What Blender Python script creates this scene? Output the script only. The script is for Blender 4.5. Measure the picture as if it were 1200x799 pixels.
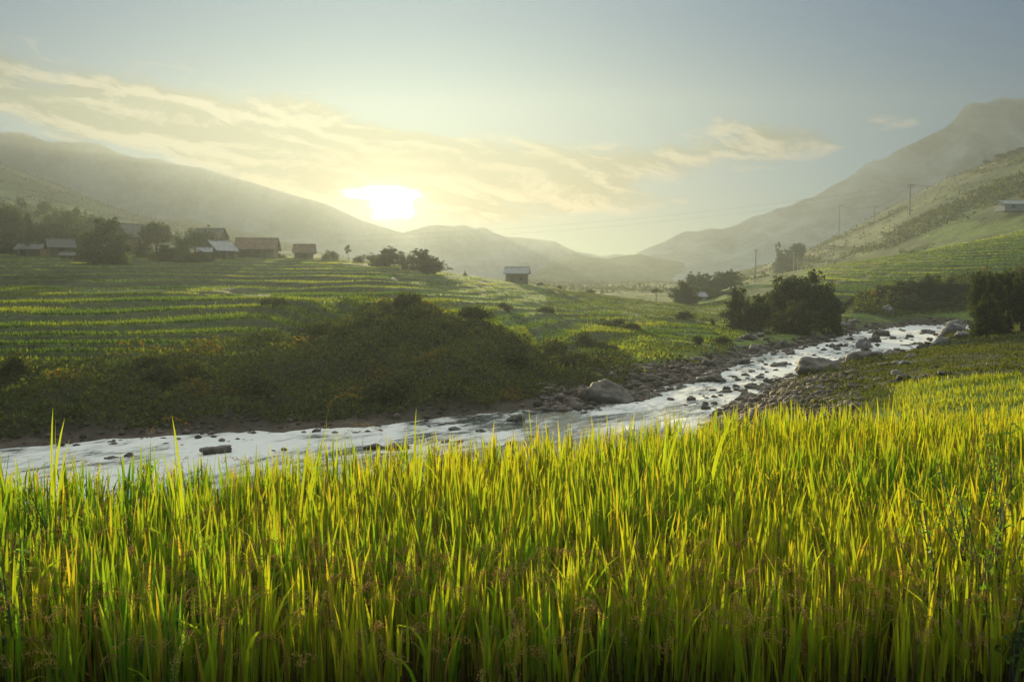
import bpy, math, random
import numpy as np
from mathutils import Vector, Matrix, noise as mnoise

# ------------------------------------------------------------------ camera, world, sun, exposure
S = bpy.context.scene
for o in list(bpy.data.objects):
    bpy.data.objects.remove(o, do_unlink=True)
COL = S.collection
FPX, CX, CY, CAMZ, PITCH = 1000.0, 600.0, 399.5, 7.0, math.radians(3.975)
cam_d = bpy.data.cameras.new('camera'); cam = bpy.data.objects.new('camera', cam_d); COL.objects.link(cam)
cam_d.sensor_width = 36.0; cam_d.lens = 36.0 * FPX / 1200.0
cam_d.clip_start = 0.05; cam_d.clip_end = 9000.0
cam.location = (0, 0, CAMZ); cam.rotation_euler = (math.radians(90) - PITCH, 0, 0)
S.camera = cam

SUN_AZ, SUN_EL = math.radians(-8.25), math.radians(6.6)
GAP_EL = math.tan(math.radians(5.15))           # middle of the torn gap in the clouds in front of the sun
S.view_settings.view_transform = 'Standard'; S.view_settings.look = 'None'
S.view_settings.gamma = 1.0; S.view_settings.use_curve_mapping = False
S.view_settings.exposure = 2.2
SUN_STRENGTH, SKY_STRENGTH = 5.0, 0.05
HAZE_DENSITY, HAZE_G, HAZE_COL, HAZE_TOP = 0.00102, 0.58, (0.139, 0.160, 0.176), 240.0

sd = bpy.data.lights.new('sun', 'SUN'); sun = bpy.data.objects.new('sun', sd); COL.objects.link(sun)
sd.energy = SUN_STRENGTH; sd.angle = math.radians(0.5); sd.color = (1.0, 0.83, 0.46)
sdir = Vector((math.sin(SUN_AZ) * math.cos(SUN_EL), math.cos(SUN_AZ) * math.cos(SUN_EL), math.sin(SUN_EL)))
sun.rotation_euler = sdir.to_track_quat('Z', 'Y').to_euler(); sun.location = (0, 0, 300)


class NT:
    """small helper to write node graphs as expressions"""
    def __init__(s, tree):
        s.t = tree; s.n = tree.nodes; s.l = tree.links
    def node(s, typ, **kw):
        n = s.n.new(typ)
        for k, v in kw.items(): setattr(n, k, v)
        return n
    def put(s, sock, v):
        if isinstance(v, bpy.types.NodeSocket): s.l.new(v, sock)
        else: sock.default_value = v
    def m(s, op, a, b=None, c=None, clamp=False):
        n = s.node('ShaderNodeMath', operation=op, use_clamp=clamp)
        s.put(n.inputs[0], a)
        if b is not None: s.put(n.inputs[1], b)
        if c is not None: s.put(n.inputs[2], c)
        return n.outputs[0]
    def vm(s, op, a, b=None):
        n = s.node('ShaderNodeVectorMath', operation=op)
        s.put(n.inputs[0], a)
        if b is not None: s.put(n.inputs[1], b)
        return n.outputs[0]
    def comb(s, x, y, z):
        n = s.node('ShaderNodeCombineXYZ')
        s.put(n.inputs[0], x); s.put(n.inputs[1], y); s.put(n.inputs[2], z)
        return n.outputs[0]
    def noise(s, vec, scale, detail=4, rough=0.55, dist=0.0):
        n = s.node('ShaderNodeTexNoise')
        s.put(n.inputs['Vector'], vec)
        n.inputs['Scale'].default_value = scale; n.inputs['Detail'].default_value = detail
        n.inputs['Roughness'].default_value = rough; n.inputs['Distortion'].default_value = dist
        return n.outputs[0]
    def ss(s, v, a, b, lo=0.0, hi=1.0):
        n = s.node('ShaderNodeMapRange', interpolation_type='SMOOTHSTEP')
        s.put(n.inputs[0], v)
        for i, q in enumerate((a, b, lo, hi)): s.put(n.inputs[i + 1], q)
        return n.outputs[0]
    def mix(s, f, a, b, blend='MIX'):
        n = s.node('ShaderNodeMix', data_type='RGBA', blend_type=blend)
        n.clamp_factor = True
        s.put(n.inputs[0], f)
        s.put(n.inputs[6], a if isinstance(a, bpy.types.NodeSocket) else (*a, 1))
        s.put(n.inputs[7], b if isinstance(b, bpy.types.NodeSocket) else (*b, 1))
        return n.outputs[2]


def gauss(N, v, c, w):
    d = N.m('DIVIDE', N.m('SUBTRACT', v, c), w)
    return N.m('EXPONENT', N.m('MULTIPLY', N.m('MULTIPLY', d, d), -1.0))


W = bpy.data.worlds.new('World'); S.world = W; W.use_nodes = True
N = NT(W.node_tree); N.n.clear()
out = N.node('ShaderNodeOutputWorld'); bg = N.node('ShaderNodeBackground'); bg.inputs[1].default_value = SKY_STRENGTH
N.l.new(bg.outputs[0], out.inputs[0])
sky = N.node('ShaderNodeTexSky', sky_type='NISHITA', sun_disc=False)
sky.sun_elevation = SUN_EL; sky.sun_rotation = SUN_AZ % (2 * math.pi)
sky.altitude = 600; sky.air_density = 1.0; sky.dust_density = 0.3; sky.ozone_density = 1.4
tc = N.node('ShaderNodeTexCoord'); sep = N.node('ShaderNodeSeparateXYZ'); N.l.new(tc.outputs['Generated'], sep.inputs[0])
X, Y, Z = sep.outputs
hyp = N.m('SQRT', N.m('ADD', N.m('MULTIPLY', X, X), N.m('MULTIPLY', Y, Y)))
AZ = N.m('ARCTAN2', X, Y)                       # 0 = straight up the valley, positive to the right
EL = N.m('DIVIDE', Z, N.m('MAXIMUM', hyp, 0.05))
# clouds: streaky decks low over the mountains
tilt = N.m('ADD', EL, N.m('MULTIPLY', AZ, 0.16))
cv = N.comb(N.m('MULTIPLY', AZ, 1.0), N.m('MULTIPLY', tilt, 3.3), 0.0)
wob = N.noise(cv, 5.0, 3, 0.5)
cv2 = N.comb(N.m('ADD', AZ, N.m('MULTIPLY', wob, 0.05)), N.m('ADD', N.m('MULTIPLY', tilt, 3.3), N.m('MULTIPLY', wob, 0.16)), 2.7)
n1 = N.noise(cv2, 9.0, 9, 0.60, 0.35)
cvl = N.vm('ADD', cv2, (-0.004, -0.030, 0.0))
n1l = N.noise(cvl, 9.0, 9, 0.60, 0.35)
left = N.m('MULTIPLY', gauss(N, EL, N.m('SUBTRACT', N.m('MULTIPLY', AZ, -0.14), -0.118), 0.052), N.ss(AZ, 0.03, -0.14))
midc = N.m('MULTIPLY', gauss(N, AZ, -0.10, 0.20), gauss(N, EL, 0.137, 0.034))
rigt = N.m('MULTIPLY', gauss(N, AZ, 0.17, 0.23), gauss(N, EL, N.m('ADD', N.m('MULTIPLY', AZ, 0.13), 0.115), 0.040))
low = N.m('MULTIPLY', gauss(N, AZ, -0.02, 0.28), gauss(N, EL, 0.085, 0.022))
bias = N.m('ADD', N.m('ADD', N.m('MULTIPLY', left, 0.40), N.m('MULTIPLY', midc, 0.40)), N.m('ADD', N.m('MULTIPLY', rigt, 0.36), N.m('MULTIPLY', low, 0.18)))
dens = N.ss(N.m('ADD', n1, bias), 0.66, 0.90)
densl = N.ss(N.m('ADD', n1l, bias), 0.66, 0.95)
lit = N.ss(N.m('SUBTRACT', n1, n1l), -0.05, 0.10)          # thicker below = lit rim above
body = N.m('MULTIPLY', midc, 0.9, clamp=True)
lit2 = N.m('MULTIPLY', lit, N.m('SUBTRACT', 1.0, N.m('MULTIPLY', body, 0.65)))
sun_d2 = N.m('ADD', N.m('POWER', N.m('DIVIDE', N.m('SUBTRACT', AZ, SUN_AZ), 0.34), 2.0),
             N.m('POWER', N.m('DIVIDE', N.m('SUBTRACT', EL, GAP_EL), 0.10), 2.0))
warm = N.m('EXPONENT', N.m('MULTIPLY', sun_d2, -1.0))
c_lit = N.mix(warm, (3.1, 2.7, 2.2), (2.6, 2.1, 1.35))
c_sha = N.mix(warm, (0.4, 0.5, 0.54), (0.1, 0.12, 0.13))
ccol = N.mix(lit2, c_sha, c_lit)
near_sun = N.m('SUBTRACT', 1.0, N.m('MULTIPLY', warm, 0.65))
skyc = N.vm('MULTIPLY', N.vm('MULTIPLY', sky.outputs[0], (0.02, 0.21, 0.46)), N.comb(near_sun, near_sun, near_sun))
base = N.mix(N.m('MULTIPLY', dens, 0.95), skyc, ccol)
# the torn gap in the cloud where the sun shines through
gx = N.m('SUBTRACT', AZ, SUN_AZ); gy = N.m('SUBTRACT', EL, GAP_EL)
rag = N.m('SUBTRACT', N.noise(N.comb(AZ, N.m('MULTIPLY', EL, 2.2), 5.0), 26.0, 6, 0.62), 0.5)
r1 = N.m('SQRT', N.m('ADD', N.m('POWER', N.m('DIVIDE', N.m('ADD', gx, 0.004), 0.060), 2.0), N.m('POWER', N.m('DIVIDE', N.m('SUBTRACT', gy, 0.010), 0.0105), 2.0)))
r2 = N.m('SQRT', N.m('ADD', N.m('POWER', N.m('DIVIDE', N.m('SUBTRACT', gx, 0.004), 0.032), 2.0), N.m('POWER', N.m('DIVIDE', N.m('ADD', gy, 0.002), 0.021), 2.0)))
rr = N.m('ADD', N.m('MINIMUM', r1, r2), N.m('MULTIPLY', rag, 1.5))
gap = N.m('POWER', N.ss(rr, 1.25, 0.15), 3.0)
halo = N.m('EXPONENT', N.m('MULTIPLY', N.m('SQRT', N.m('ADD', N.m('POWER', N.m('DIVIDE', gx, 0.085), 2.0), N.m('POWER', N.m('DIVIDE', gy, 0.055), 2.0))), -1.0))
core = N.m('EXPONENT', N.m('MULTIPLY', N.m('SQRT', N.m('ADD', N.m('POWER', N.m('DIVIDE', gx, 0.026), 2.0), N.m('POWER', N.m('DIVIDE', gy, 0.017), 2.0))), -1.0))
halo_c = N.vm('ADD', N.vm('MULTIPLY', N.comb(halo, halo, halo), (0.9, 0.6, 0.2)), N.vm('MULTIPLY', N.comb(core, core, core), (16.0, 12.5, 6.5)))
gap_c = N.vm('MULTIPLY', N.comb(gap, gap, gap), (95.0, 86.0, 66.0))
# added fill light: unseen upper sky brightened to lift haze and shadows
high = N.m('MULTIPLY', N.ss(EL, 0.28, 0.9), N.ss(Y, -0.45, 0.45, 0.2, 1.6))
sky_fill_c = N.vm('MULTIPLY', N.comb(high, high, high), (6.2, 6.6, 5.9))
wide = N.vm('MULTIPLY', N.comb(warm, warm, warm), (0.2, 0.0, 0.0))
base = N.vm('ADD', base, wide)
lowb = N.m('MULTIPLY', gauss(N, EL, 0.03, 0.09), gauss(N, AZ, 0.05, 0.40))      # warm band of light low over the valley
base = N.vm('ADD', base, N.vm('MULTIPLY', N.comb(lowb, lowb, lowb), (1.7, 0.7, 0.0)))
final = N.vm('ADD', N.vm('ADD', N.vm('ADD', base, halo_c), gap_c), sky_fill_c)
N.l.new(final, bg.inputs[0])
W.cycles.sampling_method = 'MANUAL'; W.cycles.sample_map_resolution = 1024

S.render.engine = 'CYCLES'
S.cycles.use_denoising = True
S.cycles.max_bounces = 6; S.cycles.diffuse_bounces = 3; S.cycles.glossy_bounces = 2
S.cycles.transmission_bounces = 4; S.cycles.transparent_max_bounces = 4; S.cycles.volume_bounces = 1
S.cycles.sample_clamp_indirect = 6.0
S.cycles.caustics_reflective = False; S.cycles.caustics_refractive = False

# ------------------------------------------------------------------ helpers
RNG = np.random.default_rng(7)
random.seed(7)


def pix(px, py):
    """direction of a photo pixel -> (tan azimuth, tan elevation) per metre of depth"""
    a = (px - CX) / FPX; b = (CY - py) / FPX
    f = b * math.sin(PITCH) + math.cos(PITCH)
    return a / f, (b * math.cos(PITCH) - math.sin(PITCH)) / f


def spot(px, py, D):
    u, e = pix(px, py)
    return u * D, D, CAMZ + e * D


def on_level(px, py, z):
    u, e = pix(px, py)
    D = (z - CAMZ) / e
    return u * D, D


def sstep(a, b, x):
    t = np.clip((x - a) / (b - a), 0, 1)
    return t * t * (3 - 2 * t)


def vnoise(x, y, seed=0):
    x = np.asarray(x, float); y = np.asarray(y, float)
    xi = np.floor(x).astype(np.int64); yi = np.floor(y).astype(np.int64)
    fx = x - xi; fy = y - yi
    fx = fx * fx * (3 - 2 * fx); fy = fy * fy * (3 - 2 * fy)
    def h(a, b):
        n = (a * 374761393 + b * 668265263 + seed * 974634777) & 0xFFFFFFFF
        n = ((n ^ (n >> 13)) * 1274126177) & 0xFFFFFFFF
        n = n ^ (n >> 16)
        return (n & 0xFFFFFF) / float(0xFFFFFF)
    return (h(xi, yi) * (1 - fx) + h(xi + 1, yi) * fx) * (1 - fy) + (h(xi, yi + 1) * (1 - fx) + h(xi + 1, yi + 1) * fx) * fy


def fbm(x, y, oct=4, seed=0, rough=0.5):
    s = 0; a = 1; t = 0
    for i in range(oct):
        s = s + a * vnoise(x * 2 ** i, y * 2 ** i, seed + i * 17); t += a; a *= rough
    return s / t


def tag(o, label=None, cat=None, group=None, kind=None):
    if label: o['label'] = label
    if cat: o['category'] = cat
    if group: o['group'] = group
    if kind: o['kind'] = kind
    return o


def mesh_np(name, v, f, mat=None, col=None, smooth=False):
    """v (n,3), f (m,k) with one k; col (n,3) per vertex"""
    me = bpy.data.meshes.new(name)
    v = np.ascontiguousarray(v, np.float32); f = np.ascontiguousarray(f, np.int32)
    me.vertices.add(len(v)); me.vertices.foreach_set('co', v.ravel())
    k = f.shape[1]
    me.loops.add(f.size); me.loops.foreach_set('vertex_index', f.ravel())
    me.polygons.add(len(f))
    me.polygons.foreach_set('loop_start', np.arange(0, f.size, k, dtype=np.int32))
    if smooth: me.polygons.foreach_set('use_smooth', np.ones(len(f), bool))
    if col is not None:
        at = me.color_attributes.new('Col', 'FLOAT_COLOR', 'POINT')
        c4 = np.ones((len(v), 4), np.float32); c4[:, :3] = col
        at.data.foreach_set('color', c4.ravel())
    me.update(calc_edges=True); me.validate()
    if mat: me.materials.append(mat)
    return me


def link(name, me, parent=None):
    o = bpy.data.objects.new(name, me); COL.objects.link(o)
    if parent: o.parent = parent
    return o


def empty(name, loc=(0, 0, 0), rz=0.0, sc=(1, 1, 1)):
    o = bpy.data.objects.new(name, None); COL.objects.link(o)
    o.location = loc; o.rotation_euler = (0, 0, rz); o.scale = sc; o.empty_display_size = 0.3
    return o


def grid_faces(nr, nc):
    i = np.arange((nr - 1) * (nc - 1)); r = i // (nc - 1); c = i % (nc - 1)
    a = r * nc + c
    return np.stack([a, a + 1, a + nc + 1, a + nc], 1)


class MB:
    """collect shapes into one mesh (quads)"""
    def __init__(s): s.v = []; s.f = []
    def add(s, v, f):
        n = len(s.v); s.v += [tuple(p) for p in v]; s.f += [tuple(i + n for i in q) for q in f]
    def box(s, c, d, rz=0.0):
        cx, cy, cz = c; hx, hy, hz = d[0] / 2, d[1] / 2, d[2] / 2
        ca, sa = math.cos(rz), math.sin(rz)
        pts = []
        for z in (-hz, hz):
            for x, y in ((-hx, -hy), (hx, -hy), (hx, hy), (-hx, hy)):
                pts.append((cx + x * ca - y * sa, cy + x * sa + y * ca, cz + z))
        s.add(pts, [(3, 2, 1, 0), (4, 5, 6, 7), (0, 1, 5, 4), (1, 2, 6, 5), (2, 3, 7, 6), (3, 0, 4, 7)])
    def tube(s, pts, rad, n=8, cap=True):
        pts = [Vector(p) for p in pts]; rings = []
        for i, p in enumerate(pts):
            d = (pts[min(i + 1, len(pts) - 1)] - pts[max(i - 1, 0)]).normalized()
            a = d.orthogonal().normalized() if abs(d.z) < 0.9 else Vector((1, 0, 0))
            a = (a - d * a.dot(d)).normalized(); b = d.cross(a)
            r = rad[i] if hasattr(rad, '__len__') else rad
            rings.append([p + (a * math.cos(2 * math.pi * k / n) + b * math.sin(2 * math.pi * k / n)) * r for k in range(n)])
        v = [q for r in rings for q in r]; f = []
        for i in range(len(pts) - 1):
            for k in range(n):
                f.append((i * n + k, i * n + (k + 1) % n, (i + 1) * n + (k + 1) % n, (i + 1) * n + k))
        s.add(v, f)
        if cap:
            s.add(rings[-1], [tuple(range(n))]); s.add(rings[0], [tuple(reversed(range(n)))])
    def mesh(s, name, mat, smooth=False):
        me = bpy.data.meshes.new(name); me.from_pydata(s.v, [], s.f)
        if smooth: me.polygons.foreach_set('use_smooth', np.ones(len(me.polygons), bool))
        me.materials.append(mat); me.update(); return me
    def build(s, name, mat, parent=None, smooth=False):
        return link(name, s.mesh(name, mat, smooth), parent)


# ------------------------------------------------------------------ materials
def new_mat(name):
    m = bpy.data.materials.new(name); m.use_nodes = True
    n = NT(m.node_tree); n.n.clear()
    o = n.node('ShaderNodeOutputMaterial')
    return m, n, o


def leaf_mat(name, transl=0.45, gloss=0.06, tcol=(1.25, 1.15, 0.55), rough=0.45):
    """thin leaf: diffuse + translucent, base colour from the leaf's own colour attribute"""
    m, n, o = new_mat(name)
    at = n.node('ShaderNodeAttribute', attribute_name='Col')
    d = n.node('ShaderNodeBsdfDiffuse'); t = n.node('ShaderNodeBsdfTranslucent'); g = n.node('ShaderNodeBsdfGlossy')
    n.l.new(at.outputs[0], d.inputs[0])
    n.l.new(n.vm('MULTIPLY', at.outputs[0], tcol), t.inputs[0])
    g.inputs['Roughness'].default_value = rough; g.inputs[0].default_value = (0.9, 0.9, 0.85, 1)
    a = n.node('ShaderNodeMixShader'); a.inputs[0].default_value = transl
    n.l.new(d.outputs[0], a.inputs[1]); n.l.new(t.outputs[0], a.inputs[2])
    b = n.node('ShaderNodeMixShader'); b.inputs[0].default_value = gloss
    n.l.new(a.outputs[0], b.inputs[1]); n.l.new(g.outputs[0], b.inputs[2])
    n.l.new(b.outputs[0], o.inputs[0])
    return m


def plain_mat(name, c1, c2, scale=6.0, rough=0.8, bump=0.2, stretch=(1, 1, 1), spec=0.3, bscale=None, metal=0.0):
    m, n, o = new_mat(name)
    p = n.node('ShaderNodeBsdfPrincipled')
    t = n.node('ShaderNodeTexCoord')
    v = n.vm('MULTIPLY', t.outputs['Object'], stretch)
    f = n.noise(v, scale, 6, 0.6)
    n.l.new(n.mix(n.ss(f, 0.3, 0.7), c1, c2), p.inputs['Base Color'])
    p.inputs['Roughness'].default_value = rough; p.inputs['Specular IOR Level'].default_value = spec
    p.inputs['Metallic'].default_value = metal
    if bump:
        b = n.node('ShaderNodeBump'); b.inputs['Strength'].default_value = bump; b.inputs['Distance'].default_value = 0.05
        n.l.new(n.noise(v, bscale or scale * 3, 5, 0.6), b.inputs['Height']); n.l.new(b.outputs[0], p.inputs['Normal'])
    n.l.new(p.outputs[0], o.inputs[0])
    return m


def ground_mat():
    m, n, o = new_mat('ground')
    p = n.node('ShaderNodeBsdfPrincipled'); at = n.node('ShaderNodeAttribute', attribute_name='Col')
    t = n.node('ShaderNodeTexCoord')
    a = n.noise(t.outputs['Object'], 0.9, 6, 0.65); b = n.noise(t.outputs['Object'], 0.06, 5, 0.6)
    k = n.m('MULTIPLY', n.ss(a, 0.25, 0.75, 0.55, 1.45), n.ss(b, 0.25, 0.75, 0.7, 1.3))
    n.l.new(n.vm('MULTIPLY', at.outputs[0], n.comb(k, k, k)), p.inputs['Base Color'])
    p.inputs['Roughness'].default_value = 0.95; p.inputs['Specular IOR Level'].default_value = 0.1
    bu = n.node('ShaderNodeBump'); bu.inputs['Strength'].default_value = 0.7; bu.inputs['Distance'].default_value = 0.25
    n.l.new(n.noise(t.outputs['Object'], 2.2, 7, 0.65), bu.inputs['Height']); n.l.new(bu.outputs[0], p.inputs['Normal'])
    n.l.new(p.outputs[0], o.inputs[0]); return m


def water_mat():
    m, n, o = new_mat('water')
    p = n.node('ShaderNodeBsdfPrincipled'); t = n.node('ShaderNodeTexCoord')
    ca, sa = math.cos(FLOW), math.sin(FLOW)
    sp = n.node('ShaderNodeSeparateXYZ'); n.l.new(t.outputs['Object'], sp.inputs[0])
    al = n.m('ADD', n.m('MULTIPLY', sp.outputs[0], ca), n.m('MULTIPLY', sp.outputs[1], sa))
    ac = n.m('SUBTRACT', n.m('MULTIPLY', sp.outputs[1], ca), n.m('MULTIPLY', sp.outputs[0], sa))
    v = n.comb(n.m('MULTIPLY', al, 0.36), ac, 0.0)
    at = n.node('ShaderNodeAttribute', attribute_name='Col')
    rapid = n.node('ShaderNodeSeparateColor'); n.l.new(at.outputs[0], rapid.inputs[0])
    f = n.noise(v, 1.25, 7, 0.68, 0.6)
    f2 = n.noise(v, 4.6, 5, 0.6, 0.3)
    ff = n.m('ADD', n.m('MULTIPLY', f, 0.7), n.m('MULTIPLY', f2, 0.3))
    foam = n.ss(n.m('ADD', ff, n.m('MULTIPLY', rapid.outputs[0], 0.30)), 0.53, 0.74)
    n.l.new(n.mix(foam, (0.045, 0.055, 0.05), (0.66, 0.64, 0.58)), p.inputs['Base Color'])
    n.put(p.inputs['Roughness'], n.ss(foam, 0, 1, 0.10, 0.65))
    p.inputs['IOR'].default_value = 1.33; p.inputs['Specular IOR Level'].default_value = 0.6
    bu = n.node('ShaderNodeBump'); bu.inputs['Strength'].default_value = 0.45; bu.inputs['Distance'].default_value = 0.08
    n.l.new(n.m('ADD', f, n.m('MULTIPLY', f2, 0.35)), bu.inputs['Height']); n.l.new(bu.outputs[0], p.inputs['Normal'])
    n.l.new(p.outputs[0], o.inputs[0]); return m


FLOW = math.atan2(-80, -63)
M_GROUND = ground_mat()
M_WATER = water_mat()
M_RICE = leaf_mat('rice_leaf', 0.60, 0.012, (1.7, 1.55, 0.5))
M_GRAIN = leaf_mat('rice_grain', 0.42, 0.01, (1.3, 1.1, 0.6))
M_TERR = leaf_mat('terrace_rice_leaf', 0.6, 0.03, (1.6, 1.5, 0.5))
M_LEAF = leaf_mat('tree_leaf', 0.40, 0.015, (1.5, 1.35, 0.5), 0.7)
M_BARK = plain_mat('bark', (0.10, 0.075, 0.05), (0.19, 0.15, 0.11), 3.0, 0.9, 0.5, (4, 4, 0.7))
M_ROCK = plain_mat('river_rock', (0.055, 0.046, 0.038), (0.17, 0.145, 0.12), 2.2, 0.8, 1.0, spec=0.25, bscale=7.0)
M_ROCKP = plain_mat('pale_rock', (0.15, 0.135, 0.12), (0.30, 0.275, 0.25), 2.2, 0.85, 1.0, spec=0.2, bscale=7.0)
M_MOUNT = plain_mat('mountain_forest', (0.018, 0.032, 0.014), (0.15, 0.15, 0.08), 0.022, 0.95, 0.8, spec=0.1, bscale=0.05)
M_MHAZE = plain_mat('mountain_haze_tint', (0.10, 0.13, 0.13), (0.30, 0.33, 0.33), 0.02, 0.95, 0.8, spec=0.1, bscale=0.05)  # pale bluish distance haze put into the base colour of the ridges
M_WOOD = plain_mat('wall_boards', (0.16, 0.10, 0.06), (0.30, 0.20, 0.12), 2.0, 0.85, 0.3, (6, 6, 0.5))
M_TILE = plain_mat('clay_roof', (0.06, 0.035, 0.025), (0.22, 0.12, 0.075), 0.9, 0.85, 0.4, (1, 6, 1))
M_SLATE = plain_mat('weathered_roof', (0.04, 0.037, 0.034), (0.10, 0.093, 0.085), 1.2, 0.7, 0.4, (1, 6, 1))
M_TIN = plain_mat('metal_roof', (0.11, 0.115, 0.12), (0.26, 0.265, 0.27), 0.8, 0.55, 0.2, (8, 1, 1), spec=0.4)
M_DARK = plain_mat('dark_opening', (0.02, 0.018, 0.015), (0.04, 0.035, 0.03), 2.0, 0.8, 0)
M_CONC = plain_mat('pole_concrete', (0.40, 0.38, 0.34), (0.58, 0.55, 0.50), 1.0, 0.8, 0.1)
M_STEEL = plain_mat('pole_steel', (0.16, 0.16, 0.15), (0.26, 0.26, 0.25), 1.0, 0.6, 0)
M_CERAM = plain_mat('insulator', (0.25, 0.12, 0.08), (0.35, 0.18, 0.12), 3.0, 0.3, 0)
M_WIRE = plain_mat('wire', (0.02, 0.02, 0.02), (0.03, 0.03, 0.03), 3.0, 1.0, 0, spec=0.0)

# ------------------------------------------------------------------ terrain
# each column of the valley: (distance, height) of its landmarks from the paddy edge out to the hills.
def zz(D, py): return CAMZ + D * pix(600, py)[1]


PADDY_Z = 4.78
TAB = {
    #     edge       shelf       foot        water      bed        far water   bank top      crest            dip          skyline          behind        ridge            back
    -700: [(9, 3.6), (11, 2.2), (14, .7), (16, 0), (21, -.8), (27, 0), (32, 2.2), (80, 6), (105, 8), (230, zz(230, 270)), (300, 22), (790, zz(790, 125)), (950, 120)],
    -400: [(9, 3.6), (11, 2.2), (16, .7), (19, 0), (25, -.8), (31, 0), (36, 2.2), (85, zz(85, 345)), (105, 7), (230, zz(230, 280)), (300, 18), (790, zz(790, 125)), (950, 110)],
    0: [(9, 3.6), (11, 2.3), (18, .8), (23, 0), (29, -.8), (36, 0), (41, zz(41, 455)), (90, zz(90, 345)), (110, 6.5), (230, zz(230, 290)), (300, 16), (790, zz(790, 188)), (950, 90)],
    150: [(9, 3.6), (11, 2.4), (19, .8), (25, 0), (31, -.8), (38.5, 0), (43, zz(43, 450)), (90, zz(90, 345)), (110, 6.5), (230, zz(230, 292)), (300, 14), (790, zz(790, 251)), (950, 45)],
    300: [(9, 3.6), (11, 2.4), (20, .8), (26, 0), (33, -.8), (40, 0), (47, zz(47, 428)), (88, zz(88, 351)), (110, 5.8), (220, zz(220, 297)), (300, 11), (790, zz(790, 286)), (950, 25)],
    440: [(9, 3.6), (11, 2.5), (20, .8), (27, 0), (35, -.8), (42, 0), (49, zz(49, 425)), (66, zz(66, 350)), (85, 5.3), (220, zz(220, 306)), (300, 8), (700, zz(700, 312)), (950, 12)],
    560: [(9, 3.6), (11, 2.5), (21, .8), (28, 0), (37, -.8), (45, 0), (51, zz(51, 430)), (64, zz(64, 372)), (80, 3.8), (215, zz(215, 324)), (300, 6), (650, 8), (950, 8)],
    620: [(9, 3.6), (11, 2.6), (22, .8), (29, 0), (38, -.8), (47, 0), (53, zz(53, 445)), (62, zz(62, 408)), (80, 2.6), (205, zz(205, 333)), (300, 5), (650, 6), (950, 8)],
    680: [(9, 3.7), (11, 2.7), (23, .9), (31, 0), (40, -.8), (49, 0), (60, .45), (70, zz(70, 415)), (100, 2.3), (185, zz(185, 342)), (300, 3), (650, 5), (950, 8)],
    750: [(9, 3.7), (11, 2.8), (25, 1.), (34, 0), (43, -.8), (52, 0), (62, .5), (72, .9), (95, 1.7), (165, zz(165, 354)), (300, 2.5), (650, 5), (950, 8)],
    830: [(9, 3.8), (12, 3.0), (28, 1.2), (40, 0), (52, -.8), (65, 0), (72, .45), (85, 1.), (105, 1.4), (150, 1.6), (300, 2.2), (620, 6), (950, 8)],
    870: [(9, 3.9), (13, 3.2), (32, 1.4), (46, 0), (63, -.8), (82, 0), (87, .7), (100, 1.2), (140, 1.4), (310, zz(310, 329)), (400, 6), (580, zz(580, 322)), (900, 16)],
    940: [(9, 4.0), (20, 3.3), (46, 1.7), (62, 0), (78, -.8), (93, 0), (97, .8), (110, 1.2), (140, 1.5), (300, zz(300, 315)), (380, 10), (590, zz(590, 296)), (900, 26)],
    1000: [(9, 4.0), (22, 3.45), (50, 1.6), (73, 0), (97, -.8), (121, 0), (125, .8), (135, 1.2), (155, 2.2), (285, zz(285, 305)), (360, 13), (600, zz(600, 268)), (900, 45)],
    1060: [(9, 4.0), (23, 3.5), (44, 2.5), (83, 0), (113, -.8), (143, 0), (146, 1.0), (152, 2.2), (165, 4.5), (265, zz(265, 297)), (330, 16), (600, zz(600, 234)), (900, 65)],
    1110: [(9, 4.0), (23, 3.5), (42, 2.9), (104, .05), (124, -.8), (143, 0), (146, 1.0), (152, 3), (168, 6), (250, zz(250, 289)), (320, 20), (600, zz(600, 208)), (900, 85)],
    1200: [(9, 4.0), (23, 3.5), (42, 3.0), (118, 1.2), (132, .6), (143, .5), (147, 2.0), (155, 5), (175, 8), (235, zz(235, 277)), (300, 26), (600, zz(600, 175)), (900, 100)],
    1500: [(9, 4.0), (23, 3.6), (42, 3.2), (110, 3), (125, 3), (140, 4), (147, 5), (155, 8), (175, 11), (230, zz(230, 240)), (290, 40), (600, zz(600, 80)), (900, 170)],
    1900: [(9, 4.0), (23, 3.8), (42, 3.8), (110, 6), (125, 7), (140, 8), (147, 9), (155, 11), (175, 15), (230, 45), (290, 65), (600, 160), (900, 190)],
}
KEYS = sorted(TAB)
UT = np.linspace(-1.35, 1.35, 1081)
LT = np.linspace(math.log(9), math.log(2000), 1300)
_pxs = 600 + 1000 * UT
ZT = np.zeros((len(UT), len(LT))); RT = np.zeros_like(ZT)
_rows = np.array([[(math.log(d), z) for d, z in TAB[k]] + [(math.log(2000), 20.0)] for k in KEYS])
for i, p in enumerate(_pxs):
    ld = [np.interp(p, KEYS, _rows[:, j, 0]) for j in range(_rows.shape[1])]
    zc = [np.interp(p, KEYS, _rows[:, j, 1]) for j in range(_rows.shape[1])]
    ZT[i] = np.interp(LT, ld, zc); RT[i] = np.interp(LT, ld, np.arange(len(ld)))


def blur(a, s, ax):
    r = int(3 * s) + 1; k = np.exp(-0.5 * (np.arange(-r, r + 1) / s) ** 2); k /= k.sum()
    pad = [(0, 0), (0, 0)]; pad[ax] = (r, r)
    return np.apply_along_axis(lambda m: np.convolve(m, k, 'valid'), ax, np.pad(a, pad, mode='edge'))


ZT = blur(blur(ZT, 5, 0), 6, 1); RT = blur(RT, 5, 0)


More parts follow.
